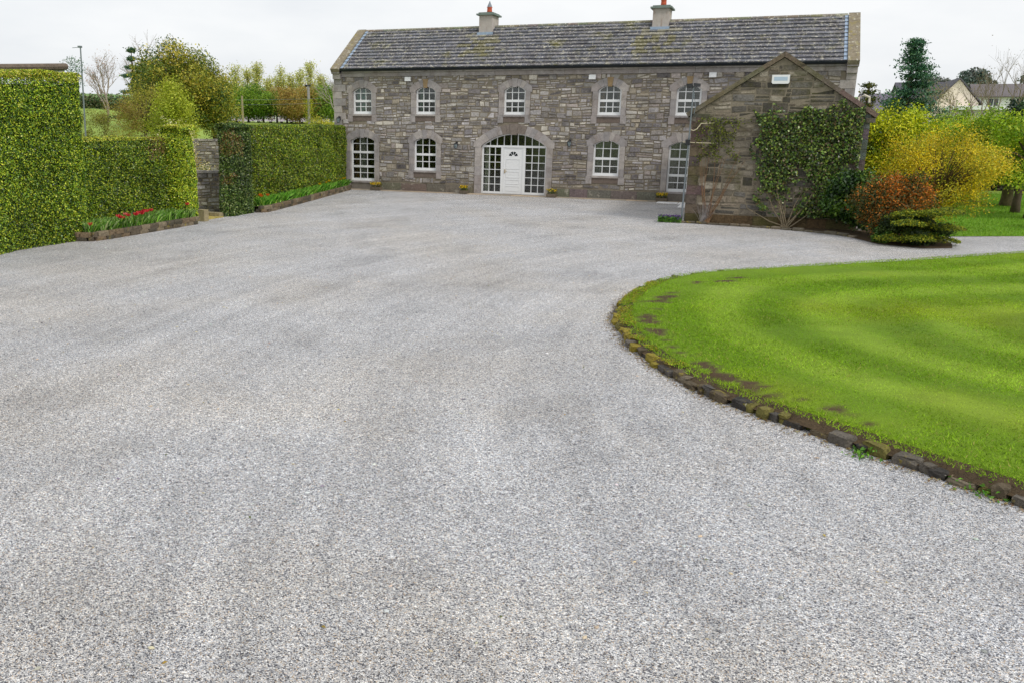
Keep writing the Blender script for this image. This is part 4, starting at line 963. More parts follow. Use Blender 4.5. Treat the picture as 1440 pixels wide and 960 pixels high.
for (px, py, hh) in ((168,296,.3),(172,306,.3),(176,303,.28),(188,309,.25),(190,305,.3),(201,309,.28),(209,300,.34),(212,297,.34),(214,302,.33),(217,299,.35),(219,303,.3),(211,304,.3),(206,304,.3),(270,289,.4),(194,301,.3),(140,318,.2)):
    zt_ = .2+hh; p = GP(px, py, zt_)
    if p[0] > -5.55: p = AT(px, py, p[1])+np.array([-.15, 0, 0])
    f0 = flower('tulip', max(min(p[0], -5.55), -6.0), p[1], .19, hh, RED if (px != 176) else [C8(240,140,130)]); tag(f0, 'red tulip standing among green leaves in the bed under the low hedge' if px != 176 else 'pale pink tulip in the bed under the low hedge', 'tulip', 'tulips in the raised bed')
    if px == 270: f0['label'] = 'lone red tulip at the house end of the bed under the low hedge'
    if px == 140: f0['label'] = 'lone low tulip at the near end of the bed under the low hedge'
    if px in (168, 172): f0['label'] = 'one of the two red tulips just left of the pale pink one'
    if px in (188, 190): f0['label'] = 'one of the two low red tulips between the pink one and the dense cluster'
for k in range(16):
    t_ = [.02,.05,.08,.62,.66,.7,.74,.78,.82,.85,.88,.9,.93,.95,.97,.99][k]; D_ = dens(b2[1:], .1); p = D_[int(t_*(len(D_)-1))]; org = k < 3
    f0 = flower('daffodil', p[0]-.2-.2*random.random(), p[1], .19, .28+.1*random.random(), [C8(230,120,40)] if org else YEL)
    tag(f0, 'orange flower at the near end of the bed under the long hedge' if org else 'yellow daffodil in the bed under the long hedge near the house', 'flower' if org else 'daffodil', 'orange flowers in the long bed' if org else 'daffodils near the house')
# garden walls seen through the opening
def stone_wall(name, label, p, q_, h, th=.35, n_=1):
    p = np.array(p, float); q_ = np.array(q_, float); L_ = np.linalg.norm(q_-p); an = math.atan2(*(q_-p)[::-1]); z0 = float(H(*p))
    b = MB(); b.box(0, L_, 0, th, -.3, h-.05, (1,1,1), 1)
    rubble(b, lambda z: 0, lambda z: L_, 0, h-.06, 0, PAL_H, [], hmin=.08, hmax=.16)
    x = 0
    while x < L_: ln = min(random.uniform(.3,.6), L_-x); b.box(x+.005, x+ln-.005, -.05, th+.03, h-.055, h+.03, random.choice(ALP), 0, .008); x += ln
    o = b.build(name, [RUBBLE, MORTAR]); o.location = (p[0], p[1], z0); o.rotation_euler = (0, 0, an); return tag(o, label, 'garden wall')
stone_wall('garden_wall', 'low rubble garden wall just inside the hedge opening', (-9.6,-13.4), (-6.5,-12.1), 1.38)
q0 = CAM+ray(285, 200)*38; q1 = CAM+ray(318, 200)*38
stone_wall('garden_wall', 'farther rubble wall with yellow-flowering shrub in front, seen through the opening', (q0[0]-.6, q0[1]-.3), (q1[0]+1, q1[1]+.5), 2.25)
b = MB(); b.box(-5.95, -5.68, -14.84, -14.6, -.01, .36, C8(156,144,112), 0, .02); o = b.build('stone_block', ASHLAR); tag(o, 'pale stone block at the foot of the rounded hedge end', 'stone')
b = MB(); b.box(-7.0,-6.0,-13.6,-13.3,.0,.14,C8(150,140,110),0,.01); b.box(-6.9,-5.9,-14.9,-13.5,.004,.03,C8(176,160,90)); o = b.build('threshold', MOSS); tag(o, 'mossy stone threshold across the opening in the hedge', 'threshold')
# ------------------------------------------------------------------ trees and shrubs
def shrub(name, label, base, rad, hgt, n, size, pal, z0=0., clumps=22, cr_=.33, stems=6, wts=None, group=None, cat='shrub', flat=1., up_=.3, mat_=LEAF, asp=.55, bark=C8(96,80,62), shape=None):
    base = np.array(base, float); gz = float(H(base[0], base[1]))
    r_ = empty(name, (base[0], base[1], gz), label, cat, group)
    # clump centres in an ellipsoid
    cc = rng.normal(size=(clumps, 3)); cc /= np.linalg.norm(cc, axis=1)[:, None]; cc *= rng.uniform(.35, .95, (clumps, 1))**.6
    if shape is not None: cc = shape(cc)
    cen = np.array([base[0], base[1], gz+z0+(hgt-z0)/2]); R = np.array([rad[0], rad[1], (hgt-z0)/2])*(1-cr_*.45)
    K_ = cen+cc*R; rc = min(rad[0], rad[1], (hgt-z0)/2)*cr_*rng.uniform(.7, 1.35, clumps)
    i = rng.choice(clumps, n, p=(rc**2)/(rc**2).sum()); d = rng.normal(size=(n, 3)); d /= np.linalg.norm(d, axis=1)[:, None]; rr = rc[i]*rng.uniform(.15, 1.15, n)**.5
    C = K_[i]+d*rr[:, None]*np.array([1, 1, flat]); C += rng.normal(0, .04*rad[0], (n, 3)); C[:, 2] = np.maximum(C[:, 2], gz+.02)
    if wts is None: wts = np.ones(len(pal))/len(pal)
    ck = rng.choice(len(pal), clumps, p=wts); ci = np.where(rng.uniform(0, 1, n) < .55, ck[i], rng.choice(len(pal), n, p=wts))
    col = np.array(pal)[ci]*(1+rng.normal(0, .18, (n, 1)))*(1+.0*d[:, 2:3])
    fastmesh('crown' if cat == 'tree' else 'foliage', leafverts(C, size*rng.uniform(.6, 1.35, n), d*.8+np.array([0, 0, up_]), 1., asp), 4, np.clip(col, .004, 1), mat_, r_)
    return r_, K_, gz
def limbs(r_, base, gz, K_, tr_h, rad, colr, every=1, name='trunk', lean=(0, 0)):
    b = MB(); p0 = np.array([base[0], base[1], gz-.1]); top = np.array([base[0]+lean[0], base[1]+lean[1], gz+tr_h])
    mid = (p0+top)/2+np.array([random.uniform(-.1, .1), random.uniform(-.1, .1), 0])*tr_h*.3
    b.tube([p0, p0*.85+top*.15, mid, top], [rad*1.35, rad, rad*.85, rad*.6], 8, colr)
    for k in K_[::every]:
        s_ = mid+(top-mid)*random.uniform(0, 1) if k[2] > mid[2] else mid; m_ = (s_+k)/2+np.array([0, 0, .12*np.linalg.norm(k-s_)])
        b.tube([s_, m_, k], [rad*.42, rad*.25, rad*.08], 5, colr)
    return b.build(name, BARK, r_, True)
def tree(name, label, x, y, hgt, crown_r, z0, n, size, pal, clumps=26, cr_=.33, tr=.2, group=None, bark=C8(92,80,66), wts=None, flat=1., **kw):
    r_, K_, gz = shrub(name, label, (x, y), (crown_r, crown_r), hgt, n, size, pal, z0, clumps, cr_, wts=wts, group=group, cat='tree', flat=flat, **kw)
    limbs(r_, (x, y), gz, K_, z0+(hgt-z0)*.55, tr, bark); return r_
def bare_tree(name, label, x, y, hgt, spread, colr, depth=4, rad=.12, group=None, buds=None, nb=4, first=.3):
    gz = float(H(x, y)); r_ = empty(name, (x, y, gz), label, 'tree', group); b = MB(); tw = MB(); tips = []
    def grow(p, d, ln, rd, dep):
        q_ = p+d*ln; mid = (p+q_)/2+np.array([random.uniform(-.06, .06)]*3)*ln
        (b if dep >= depth-1 else tw).tube([p, mid, q_], [rd, rd*.8, rd*.62], 5 if dep > 1 else 3, colr)
        tips.append(q_)
        if dep == 0: return
        for k in range(nb if dep < depth else nb+1):
            nd = d+np.array([random.gauss(0, spread), random.gauss(0, spread), random.uniform(0, .25)]); nd /= np.linalg.norm(nd)
            s_ = p+(q_-p)*random.uniform(.45, 1); grow(s_, nd, ln*random.uniform(.55, .8), rd*.5, dep-1)
    grow(np.array([x, y, gz-.1]), np.array([0, 0, 1.]), hgt*first, rad, depth)
    # scale to height
    b.build('trunk', BARK, r_); tw.build('twigs', BARK, r_)
    if buds:
        T = np.array(tips); T = T[rng.integers(0, len(T), buds[0])]+rng.normal(0, .25, (buds[0], 3)); fastmesh('leaves', leafverts(T, buds[1]), 4, pick(buds[2], buds[0]), LEAF, r_)
    return r_

# --- climbers on the wing gable
def climber():
    r_ = empty('wall_climber', (11.1, -8.15, 0), 'leafy green climber covering the right half of the wing gable', 'climber')
    b = MB(); root = np.array([11.12, -8.35, .02]); ends = []
    for k in range(11):
        a = random.uniform(-1.3, 1.45); e_ = np.array([11.2+a*1.2, -8.1, random.uniform(1.0, 3.4)]) if k > 3 else np.array([[9.9,-8.2,.75],[10.2,-8.12,1.3],[12.3,-8.15,1.1],[12.5,-8.12,2.0]][k])
        m1 = root+(e_-root)*.35+np.array([random.uniform(-.1, .1), .06, -.05]); m2 = root+(e_-root)*.7+np.array([random.uniform(-.15, .15), .05, .1])
        b.tube([root+np.array([random.uniform(-.12,.12),0,0]), m1+np.array([random.gauss(0,.12),0,random.gauss(0,.1)]), m2+np.array([random.gauss(0,.14),0,random.gauss(0,.1)]), e_], [.022, .016, .011, .005], 5, C8(128,116,94)); ends.append(e_)
    b.build('stems', BARK, r_)
    n = 30000; x = rng.uniform(9.75, 13.0, n); z = rng.uniform(.35, 3.95, n)
    P = np.c_[x, np.zeros(n), z]; f = fbm(P, 1.5, 3)
    # outline: denser on top and in the middle, tapering to the root
    lo = np.where(x < 10.1, 2.0, np.where(x < 10.6, .5, .35)); m_ = (z < 3.62+.13*np.sin(x*7.3)+.28*f) & (z > lo) & (z < 3.55+(13.15-x)*.5) & (f > -.42)
    m_ &= (x > 10.0+.35*f+.3*np.clip(1.2-z, 0, 1)) & (x < 12.95)
    f2 = fbm(P+9, 4.5, 2); dn = np.clip(.2+.6*f+1.05*f2+.25*(x > 11.5)*(z < 2.2)+.14*(z > 2.5)-.2*np.clip(x-11.9, 0, 1)*(z < 2.4), .03, 1)
    m_ &= rng.uniform(0, 1, n) < dn
    x, z, f = x[m_], z[m_], f[m_]; n = len(x); C = np.c_[x, -8.05-np.abs(rng.normal(.05, .07, n))-.09*np.clip(f+.4, 0, 1.2), z]
    fastmesh('foliage', leafverts(C, .078*rng.uniform(.5, 1.4, n), np.array([[0, -1, .5]]), .8, .65), 4, pick([C8(104,132,46), C8(78,104,38), C8(56,80,32), C8(36,54,24), C8(132,150,66), C8(90,78,46)], n, .28), LEAFG, r_)
climber()
r_ = empty('wall_climber', (8.9, -8.15, 0), 'sparse straggly climber with bare stems on the left half of the wing gable', 'climber')
b = MB(); root = np.array([8.72, -8.3, .02])
for k in range(12):
    e_ = np.array([8.8+random.uniform(-.5, 1.1), -8.08, random.uniform(1.1, 3.1)]); m1 = root+(e_-root)*.4+np.array([random.uniform(-.12, .12), .1, 0]); b.tube([root+np.array([random.uniform(-.1,.15),0,0]), m1, e_], [.016, .011, .004], 4, C8(122,96,72))
b.build('stems', BARK, r_)
n = 2600; x = rng.normal(9.0, .6, n); z = rng.uniform(.7, 3.4, n); f = fbm(np.c_[x, np.zeros(n), z], 2.4); m_ = (f > .4) & (x > 8.2) & (z < 3.3); x, z = x[m_], z[m_]
fastmesh('foliage', leafverts(np.c_[x, -8.06-np.abs(rng.normal(.03,.04,len(x))), z], .07, np.array([[0,-1,.3]]), .9, .6), 4, pick([C8(120,128,40), C8(96,108,40), C8(76,80,40)], len(x)), LEAF, r_)
r_ = empty('twiggy_shrub', (8.75, -8.25, 0), 'grey leafless twiggy shrub at the foot of the gable', 'shrub'); b = MB()
for k in range(60):
    a = random.gauss(0, .3); b.tube([(8.62,-8.28,.02),(8.62+.25*a+.08,-8.3,.25),(8.72+.5*a,-8.28+random.uniform(-.08,.08),random.uniform(.4,.75))], [.006,.004,.002], 3, C8(138,132,130))
b.build('twigs', BARK, r_)

# --- shrub bed right of the wing
GRN_D = [C8(70,106,34), C8(50,84,30), C8(34,62,26), C8(98,130,44)]
shrub('laurel_shrub', 'dark green leafy shrub against the right corner of the wing', (12.95,-8.9), (.95,.7), 1.95, 11000, .10, GRN_D, clumps=20, cr_=.5, mat_=LEAFG)
LIME = [C8(206,214,34), C8(184,200,36), C8(140,166,34), C8(226,224,54)]
r_, K_, gz = shrub('golden_shrub', 'tall yellow-green leafy shrub behind the corner of the wing', (gx(1252,-3.2),-3.2), (1.3,1.2), 4.25, 17000, .09, LIME+[C8(70,96,30)], clumps=34, cr_=.4); limbs(r_, (gx(1252,-3.2),-3.2), gz, K_, 1.8, .06, C8(90,80,60))
FOR = [C8(242,212,24), C8(230,202,30), C8(206,196,40), C8(240,216,64), C8(160,166,46), C8(206,200,54), C8(150,130,50)]
r_, K_, gz = shrub('forsythia', 'rounded golden-yellow forsythia bush beside the orange shrub', (15.35,-6.6), (2.05,1.5), 3.2, 32000, .055, FOR, z0=.25, clumps=110, cr_=.26); limbs(r_, (15.35,-6.6), gz, K_, 1.1, .07, C8(96,82,50))
ORA = [C8(224,136,40), C8(190,110,34), C8(120,96,44), C8(84,92,44), C8(60,76,34)]
r_, K_, gz = shrub('orange_shrub', 'orange-flowered dark shrub in front of the yellow forsythia', (13.95,-9.9), (1.25,.95), 1.95, 22000, .06, ORA, clumps=60, cr_=.32, wts=[.2,.13,.2,.25,.22]); limbs(r_, (13.9,-9.9), gz, K_, .6, .05, C8(90,60,44))
# juniper: layered flat sprays
r_, K_, gz = shrub('juniper', 'low spreading dark green juniper with layered sprays at the gravel edge', (14.35,-11.0), (1.1,.8), .85, 10000, .06, [C8(52,72,28), C8(36,54,26), C8(70,88,32)], clumps=26, cr_=.5, flat=.6); 
n = 15000; lay = rng.integers(0, 14, n); cxy = rng.uniform(-1, 1, (14, 2))*np.array([.95, .6]); cz = np.linspace(.22, 1.05, 14); a = rng.uniform(0, 6.28, n); q_ = rng.uniform(0, 1, n)**.5
C = np.c_[14.4+cxy[lay, 0]*(1.25-cz[lay]*.7)+.42*q_*np.cos(a), -11.1+cxy[lay, 1]+.4*q_*np.sin(a), cz[lay]-.12*q_+rng.normal(0, .02, n)]
fastmesh('sprays', leafverts(C, .06, np.array([[0,0,1.]]), .7, .4), 4, pick([C8(186,186,50), C8(146,158,44), C8(100,124,40), C8(60,88,32)], n), LEAF, r_)
shrub('ground_shrub', 'low leafy groundcover mound left of the juniper', (13.55,-10.9), (.5,.35), .42, 2600, .06, [C8(96,132,44), C8(70,104,40), C8(50,80,34)], clumps=10, cr_=.5)
shrub('dwarf_conifer', 'small dark dwarf conifer on the side lawn at the right edge', (18.75,-4.8), (.5,.5), 1.25, 6000, .06, [C8(40,66,34), C8(28,50,28), C8(56,84,40)], clumps=18, cr_=.5)
# trees on the side lawn
SPR = [C8(176,200,40), C8(150,186,36), C8(200,214,66), C8(116,154,34)]
tree('lawn_tree', 'spring-green spreading tree with stout trunk on the side lawn', 19.6, 4.75, 3.9, 3.0, .95, 28000, .10, SPR, 60, .27, .22, group='trees on the side lawn', bark=C8(108,96,70))
tree('lawn_tree', 'spring-green tree cut by the right edge of the picture', gx(1470,-1.2), -1.2, 3.9, 2.0, .9, 17000, .09, SPR, 46, .28, .16, group='trees on the side lawn', bark=C8(96,84,66))
tree('lawn_tree', 'lime-green tree directly behind the forsythia bush', 17.0, 8.5, 3.9, 2.5, .7, 18000, .11, [C8(196,210,44), C8(170,196,40), C8(130,166,34)], 46, .28, .16, group='trees on the side lawn')
tree('lawn_tree', 'pale green tree behind the stout-trunked one', gx(1375,11), 11, 4.1, 3.0, .9, 18000, .12, [C8(150,178,54), C8(170,190,70), C8(120,150,44)], 46, .28, .18, group='trees on the side lawn')
tree('dark_yew', 'dark green drooping evergreen entering at the right edge above the lawn trees', gx(1448,1.2), 1.2, 4.3, 1.1, 2.3, 8000, .10, [C8(44,76,40), C8(30,56,34), C8(60,92,44)], 26, .36, .14)
n = 26000
hedge('boundary_hedge', 'long dark hedge closing the side lawn under the trees', [(14, 13.5), (42, 15.5), (42, 17), (14, 15)], 1.5, 26000, .14, group=None, dark=.35, pal=[C8(80,84,50), C8(60,70,40), C8(100,90,60), C8(50,56,34)], wts=[.25]*4, topcol=False)
# conifers
def conifer(name, label, x, y, hgt, rad, n, size, pal, ragged=.3, layers=14, colr=C8(80,64,50), col_=False):
    gz = float(H(x, y)); r_ = empty(name, (x, y, gz), label, 'tree'); b = MB(); b.tube([(x,y,gz-.1),(x,y,gz+hgt*.55),(x,y,gz+hgt*.97)], [hgt*.03, hgt*.018, .02], 7, colr)
    Cs = []; 
    for l in range(layers):
        f = (l+.5)/layers; zz = gz+hgt*(.1+.9*f); R = rad*(1.15*(1-f)**1.0*(.75+.5*random.random()) if not col_ else min(1, (1-f)*3.2)**.6*(.85+.15*math.sin(f*9)))
        for k in range(max(4, int(9*(1-f)+3))):
            a = random.uniform(0, 6.28); rr = R*random.uniform(1-ragged, 1+ragged*.5); e_ = np.array([x+rr*math.cos(a), y+rr*math.sin(a), zz-(.0 if col_ else .05)*rr+random.uniform(-.1, .1)*hgt*.1])
            b.tube([(x, y, zz-.02*hgt), e_], [.03*(1-f)+.01, .008], 4, colr)
            m_ = max(20, int(n/layers/8)); t_ = rng.uniform(.05, 1.0, m_)**.75; s_ = rad*(.075 if not col_ else .2)
            Cs.append(np.array([x, y, zz])*(1-t_)[:, None]+e_*t_[:, None]+rng.normal(0, 1, (m_, 3))*np.array([s_, s_, s_*.5]))
    b.build('trunk', BARK, r_); C = np.concatenate(Cs); col = pick(pal, len(C), .2)
    fastmesh('crown', leafverts(C, size*rng.uniform(.6, 1.4, len(C)), np.array([[0,0,.7]]), 1, .5), 4, col, LEAF, r_); return r_
CON = [C8(80,128,96), C8(62,106,80), C8(108,146,104), C8(48,80,64)]
conifer('cedar', 'tall ragged blue-green cedar rising above the houses at the right', gx(1270,22), 22, 7.6, 3.3, 22000, .15, CON, .45, 15)
conifer('cypress', 'narrow columnar cypress just right of the house gable', gx(1214,9), 9, 5.1, .62, 7000, .11, [C8(92,104,44), C8(66,84,40), C8(120,116,44)], .2, 16, col_=True)
conifer('spruce', 'dark green conifer below and right of the tall cedar', gx(1288,14), 14, 4.4, 1.3, 7000, .14, [C8(60,92,40), C8(44,74,36), C8(84,112,46)], .35, 10)
shrub('copper_shrub', 'small orange-gold shrub between the gable and the cypress', (gx(1208,3), 3), (.6,.5), 3.8, 2600, .1, [C8(196,150,40), C8(170,120,36), C8(120,110,40)], z0=2.2, clumps=12, cr_=.5)

# --- background right: houses
def house_bg(name, label, px0, px1, Y, zbase_off, wall_h, ridge_h, depth, roofc, wallc, wins, rz=0, gable_end=False, chims=(), tin=()):
    a = AT(px0, 170, Y); b_ = AT(px1, 170, Y); W = np.linalg.norm((b_-a)[:2]); ang = math.atan2(b_[1]-a[1], b_[0]-a[0])+rz
    gz = float(H((a[0]+b_[0])/2, Y))+zbase_off; r_ = empty(name, (a[0], a[1], gz), label, 'house', None, ang)
    M0 = Matrix.Translation((a[0], a[1], gz)) @ Matrix.Rotation(ang, 4, 'Z')
    def put(b, nm, mt, par=r_):
        b.v = [tuple(M0 @ Vector(v)) for v in b.v]; return b.build(nm, mt, par)
    w_ = MB(); w_.box(0, W, 0, depth, -1.5, wall_h, wallc)
    if gable_end: w_.prism([(0, wall_h+.002), (W, wall_h+.002), (W/2, ridge_h)], .0, depth, wallc)
    else:
        w_.add([(0,0,wall_h),(0,depth,wall_h),(0,depth/2,ridge_h)], [(0,1,2)], wallc); w_.add([(W,0,wall_h),(W,depth,wall_h),(W,depth/2,ridge_h)], [(0,2,1)], wallc)
    put(w_, 'wall', RWALL)
    rf = MB(); t = .14
    if gable_end:
        for s_ in (0, 1):
            e_ = (-.35, wall_h-.2) if s_ == 0 else (W+.35, wall_h-.2); q4 = [e_, (W/2, ridge_h+.02), (W/2, ridge_h+.02+t), (e_[0], e_[1]+t)]
            rf.prism(q4 if s_ == 0 else q4[::-1], -.25, depth+.2, roofc)
    else:
        rf.add([(-.3,-.4,wall_h-.12),(W+.3,-.4,wall_h-.12),(W+.3,depth/2,ridge_h+.1),(-.3,depth/2,ridge_h+.1),(-.3,depth+.4,wall_h-.12),(W+.3,depth+.4,wall_h-.12),
                (-.3,-.4,wall_h-.24),(W+.3,-.4,wall_h-.24),(W+.3,depth/2,ridge_h-.03),(-.3,depth/2,ridge_h-.03)], [(0,1,2,3),(3,2,5,4),(6,9,8,7),(0,6,7,1),(0,3,9,6),(1,7,8,2)], roofc)
    ro_ = put(rf, 'roof', mat('tiled_roof', attr=True, rough=.85, n1=(.8,.12), n2=(6,.15)))
    for cx_ in chims:
        c = MB(); c.box(cx_-.4, cx_+.4, depth/2-.4, depth/2+.4, ridge_h-.4, ridge_h+.9, C8(170,160,150)); put(c, 'chimney', RWALL, ro_)
    for (x, z, ww_, hh_) in wins:
        f = MB(); f.box(x-ww_/2, x+ww_/2, -.05, .02, z, z+hh_); f.box(x-ww_/2-.08, x+ww_/2+.08, -.1, .0, z-.1, z-.004)
        fo = put(f, 'window', WHITE); g_ = MB(); g_.box(x-ww_/2+.08, x-.04, -.057, -.052, z+.08, z+hh_-.08); g_.box(x+.04, x+ww_/2-.08, -.057, -.052, z+.08, z+hh_-.08); put(g_, 'pane', mat('far_pane', C8(70,80,92), rough=.15), fo)
    for (a0, a1, zz, dd, hh_, cc_) in tin:
        b = MB(); b.box(a0, a1, -dd, -.01, -1, zz, cc_); put(b, 'extension', RWALL); b = MB(); b.box(a0-.2, a1+.2, -dd-.25, -.005, zz+.003, zz+hh_, C8(236,238,240)); put(b, 'fascia', WHITE)
    return r_
DS = C8(92,90,98); WH = C8(222,222,218)
g1 = AT(1343, 112, 62)[2]-float(H(25, 62))
house_bg('gabled_house', 'cream gable-ended house with dark roof behind the bare trees', 1310, 1372, 62, 0, g1-2.2, g1, 11, DS, C8(240,226,208), [(2.3, g1-3.6, .7, 1.0)], gable_end=True, tin=[(1.0, 12.0, 1.6, 3.2, .35, C8(186,182,178))])
g2 = AT(1400, 118, 72)[2]-float(H(30, 72))
house_bg('terraced_house', 'long white two-storey terrace with grey roof at the far right', 1368, 1475, 72, 0, g2-1.15, g2, 6, C8(112,106,108), C8(242,244,246), [(x, g2-2.35, 1.0, .9) for x in (1.6, 3.6, 6.2, 8.6)])
g3 = AT(1300, 113, 78)[2]-float(H(20, 78))
house_bg('roofed_house', 'house with long dark roof left of the cream gable, mostly behind the cedar', 1262, 1338, 74, 0, g3-2.0, g3-.3, 9, C8(84,82,92), WH, [(2, 1.2, 1.2, 1.1)])
g4 = AT(1245, 131, 44)[2]-float(H(14, 44))
house_bg('bungalow', 'low bungalow with broad grey roof between the cypress and cedar', 1222, 1275, 44, 0, g4-2.1, g4, 8, C8(110,106,118), C8(226,230,232), [(1.2, 1.2, .8, 1.0)], rz=.1)
# bare trees in front of the houses
for (px, Y, h, lab) in ((1352, 34, .30, 'bare branching tree in front of the cream gable'), (1378, 30, .36, 'bare tree with long upright branches right of the cream gable'), (1400, 32, .33, 'slender bare tree before the white terrace, near its left end'), (1425, 30, .36, 'bare tree before the white terrace, next to the right edge of the picture'), (1330, 36, .26, 'low bare tree before the left side of the cream gable')):
    bare_tree('bare_tree', lab, gx(px, Y), Y, 8.6*h/.33, .36, C8(132,120,104), 4, .075, 'bare trees before the white houses', (60, .1, [C8(150,140,90), C8(130,110,80)]), 3, .33)
shrub('blossom_shrub', 'hazy brown budding tree in front of the roof left of the cream gable', (gx(1310, 30), 30), (1.7,1.2), 5.2, 3000, .08, [C8(150,136,90), C8(170,160,110), C8(120,110,80)], z0=1.0, clumps=30, cr_=.4)
for (px, Y, h, r0, lab) in ((1358, 95, 7.6, 1.5, 'dark distant tree behind the roofs, between gable and terrace'), (1380, 100, 6.4, 1.2, 'small dark distant tree above the terrace roof'), (1442, 96, 6.8, 1.6, 'distant dark tree above the terrace at the right edge'), (1308, 100, 7.0, 1.8, 'distant dark tree above the roof left of the cream gable')):
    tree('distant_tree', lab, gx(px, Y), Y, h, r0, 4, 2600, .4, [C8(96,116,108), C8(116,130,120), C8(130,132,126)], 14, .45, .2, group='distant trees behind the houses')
bare_tree('bare_tree', 'bare tree whose top twigs show above the roof ridge', gx(1012, 14), 14, 10.2, .5, C8(130,120,112), 4, .14, None, None, 4, .335)

# --- background left
OLIVE = [C8(200,184,72), C8(178,174,66), C8(146,156,58), C8(110,130,56), C8(78,104,50)]
tree('oak_tree', 'large olive-and-bronze spring tree above the hedge opening', gx(256,18), 18, 7.4, 4.0, 1.0, 34000, .17, OLIVE, 90, .24, .35, wts=[.25,.22,.2,.18,.15])
tree('olive_tree', 'bronze-green tree leaning against the right side of the large oak', gx(302,20), 20, 5.8, 2.4, .8, 12000, .16, OLIVE[:4], 40, .3, .2)
tree('lime_tree', 'bright yellow-green pyramidal tree in front of the large oak', gx(243,8), 8, 5.2, 2.0, .9, 13000, .12, [C8(176,186,50), C8(152,170,46), C8(190,196,70)], 44, .3, .14, shape=lambda c: np.c_[c[:, 0]*(1-.42*(c[:, 2]+.6)), c[:, 1]*(1-.42*(c[:, 2]+.6)), c[:, 2]])
tree('willow', 'hazy yellow-green willow left of the pyramidal tree', gx(204,10), 10, 4.9, 2.3, .4, 9000, .09, [C8(178,172,70), C8(160,160,60), C8(150,130,60)], 60, .25, .1)
shrub('thicket_shrub', 'brownish budding shrub thicket behind the low hedge', (gx(168,6), 6), (1.9,1.4), 4.0, 6000, .08, [C8(160,140,70), C8(140,120,60), C8(150,160,60)], clumps=50, cr_=.25)
shrub('thicket_shrub', 'yellow-green scrub between the tall hedge and the mast', (gx(132,4), 4), (1.6,1.2), 3.2, 4500, .08, [C8(150,150,60), C8(130,140,50), C8(120,110,60)], clumps=40, cr_=.25)
bare_tree('bare_tree', 'bare spreading tree standing against the sky on the left hill', gx(152,30), 30, 9.0, .42, C8(150,138,128), 4, .14, None, (500, .12, [C8(190,140,110), C8(160,130,90)]), 4, .3)
bare_tree('bare_tree', 'faint bare tree behind the left shoulder of the large oak', gx(205,34), 34, 10.5, .5, C8(160,150,146), 4, .16, None, None, 4, .32)
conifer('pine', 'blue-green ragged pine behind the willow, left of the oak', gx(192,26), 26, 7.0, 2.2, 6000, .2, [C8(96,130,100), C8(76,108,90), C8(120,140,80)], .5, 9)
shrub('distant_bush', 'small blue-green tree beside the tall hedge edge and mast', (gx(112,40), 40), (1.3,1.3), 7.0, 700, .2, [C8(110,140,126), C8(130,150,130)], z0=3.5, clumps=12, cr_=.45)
tree('magnolia', 'shrub dotted with white blossom above the hedge beside the opening', gx(240,-6), -6, 3.35, 1.1, 1.2, 900, .09, [C8(240,232,190), C8(226,214,160), C8(196,190,110)], 34, .3, .05)
shrub('flowering_shrub', 'yellow and white flowering shrub seen through the hedge opening', (q0[0]+1.5, q0[1]-3.0), (1.6,.8), 2.0, 4000, .08, [C8(220,190,90), C8(236,222,170), C8(150,150,60), C8(96,110,50)], clumps=26, cr_=.4)
# poplars and roadside trees
pop = [(300,114),(316,110),(334,104),(350,100),(364,102),(381,106),(396,102),(410,108),(424,104),(438,100),(454,108)]
POPL = [C8(210,210,110), C8(190,196,96), C8(222,218,140), C8(170,180,84)]
ordw = ['first','second','third','fourth','fifth','sixth','seventh','eighth','ninth','tenth','eleventh']
for i, (px, py) in enumerate(pop):
    Y = 62+3*math.sin(i*2.3); x = gx(px, Y); gz = float(H(x, Y)); h = (AT(px, py-12, Y)[2]-gz)*(1,.9,1.05,.95,1.08,.86,1.02,.93,1.0,1.07,.9)[i]
    r_ = empty('poplar', (x, Y, gz), 'tall sparse pale-green poplar, %s from the left in the row' % ordw[i], 'tree', 'poplars beyond the long hedge')
    b = MB(); b.tube([(x,Y,gz-.1),(x,Y,gz+h*.5),(x,Y,gz+h*.97)], [.2,.12,.03], 6, C8(150,146,110)); Cs = []
    for k in range(46):
        f = random.uniform(.12, .93); a = random.uniform(0, 6.28); ln = h*.27*(1-f*.6); s_ = np.array([x, Y, gz+h*f*.9]); e_ = s_+np.array([ln*.55*math.cos(a), ln*.55*math.sin(a), ln*.9])
        b.tube([s_, (s_+e_)/2+np.array([.1*math.cos(a), .1*math.sin(a), -.1]), e_], [.04, .03, .012], 3, C8(150,146,110)); t_ = rng.uniform(.15, 1.05, 50); Cs.append(s_+(e_-s_)*t_[:, None]+rng.normal(0, .26, (50, 3)))
    b.build('trunk', BARK, r_); C = np.concatenate(Cs); fastmesh('crown', leafverts(C, .2), 4, pick(POPL, len(C)), LEAF, r_)
GRT = [C8(130,166,44), C8(104,146,40), C8(84,124,40), C8(150,176,60)]; BRT = [C8(176,150,70), C8(160,130,60), C8(140,140,60), C8(186,160,90)]
rowt = [(318,43,'G'),(333,46,'G'),(350,46,'G2'),(371,46,'G'),(390,50,'B'),(404,48,'B'),(422,46,'B2'),(437,50,'B'),(452,48,'G'),(466,52,'G2')]
labs = ['round green tree, first of the roadside row next to the oak','round green tree behind the wooden pole','full round green tree with dark trunk, the biggest of the roadside row','yellow-green roadside tree just right of the biggest green one','brownish budding roadside tree, the one next to the green group','reddish-brown budding roadside tree in the middle of the brown group','broad tan budding roadside tree left of the ivy-clad utility pole','brown budding tree directly behind the utility pole','green tree right of the utility pole','green tree touching the corner of the house']
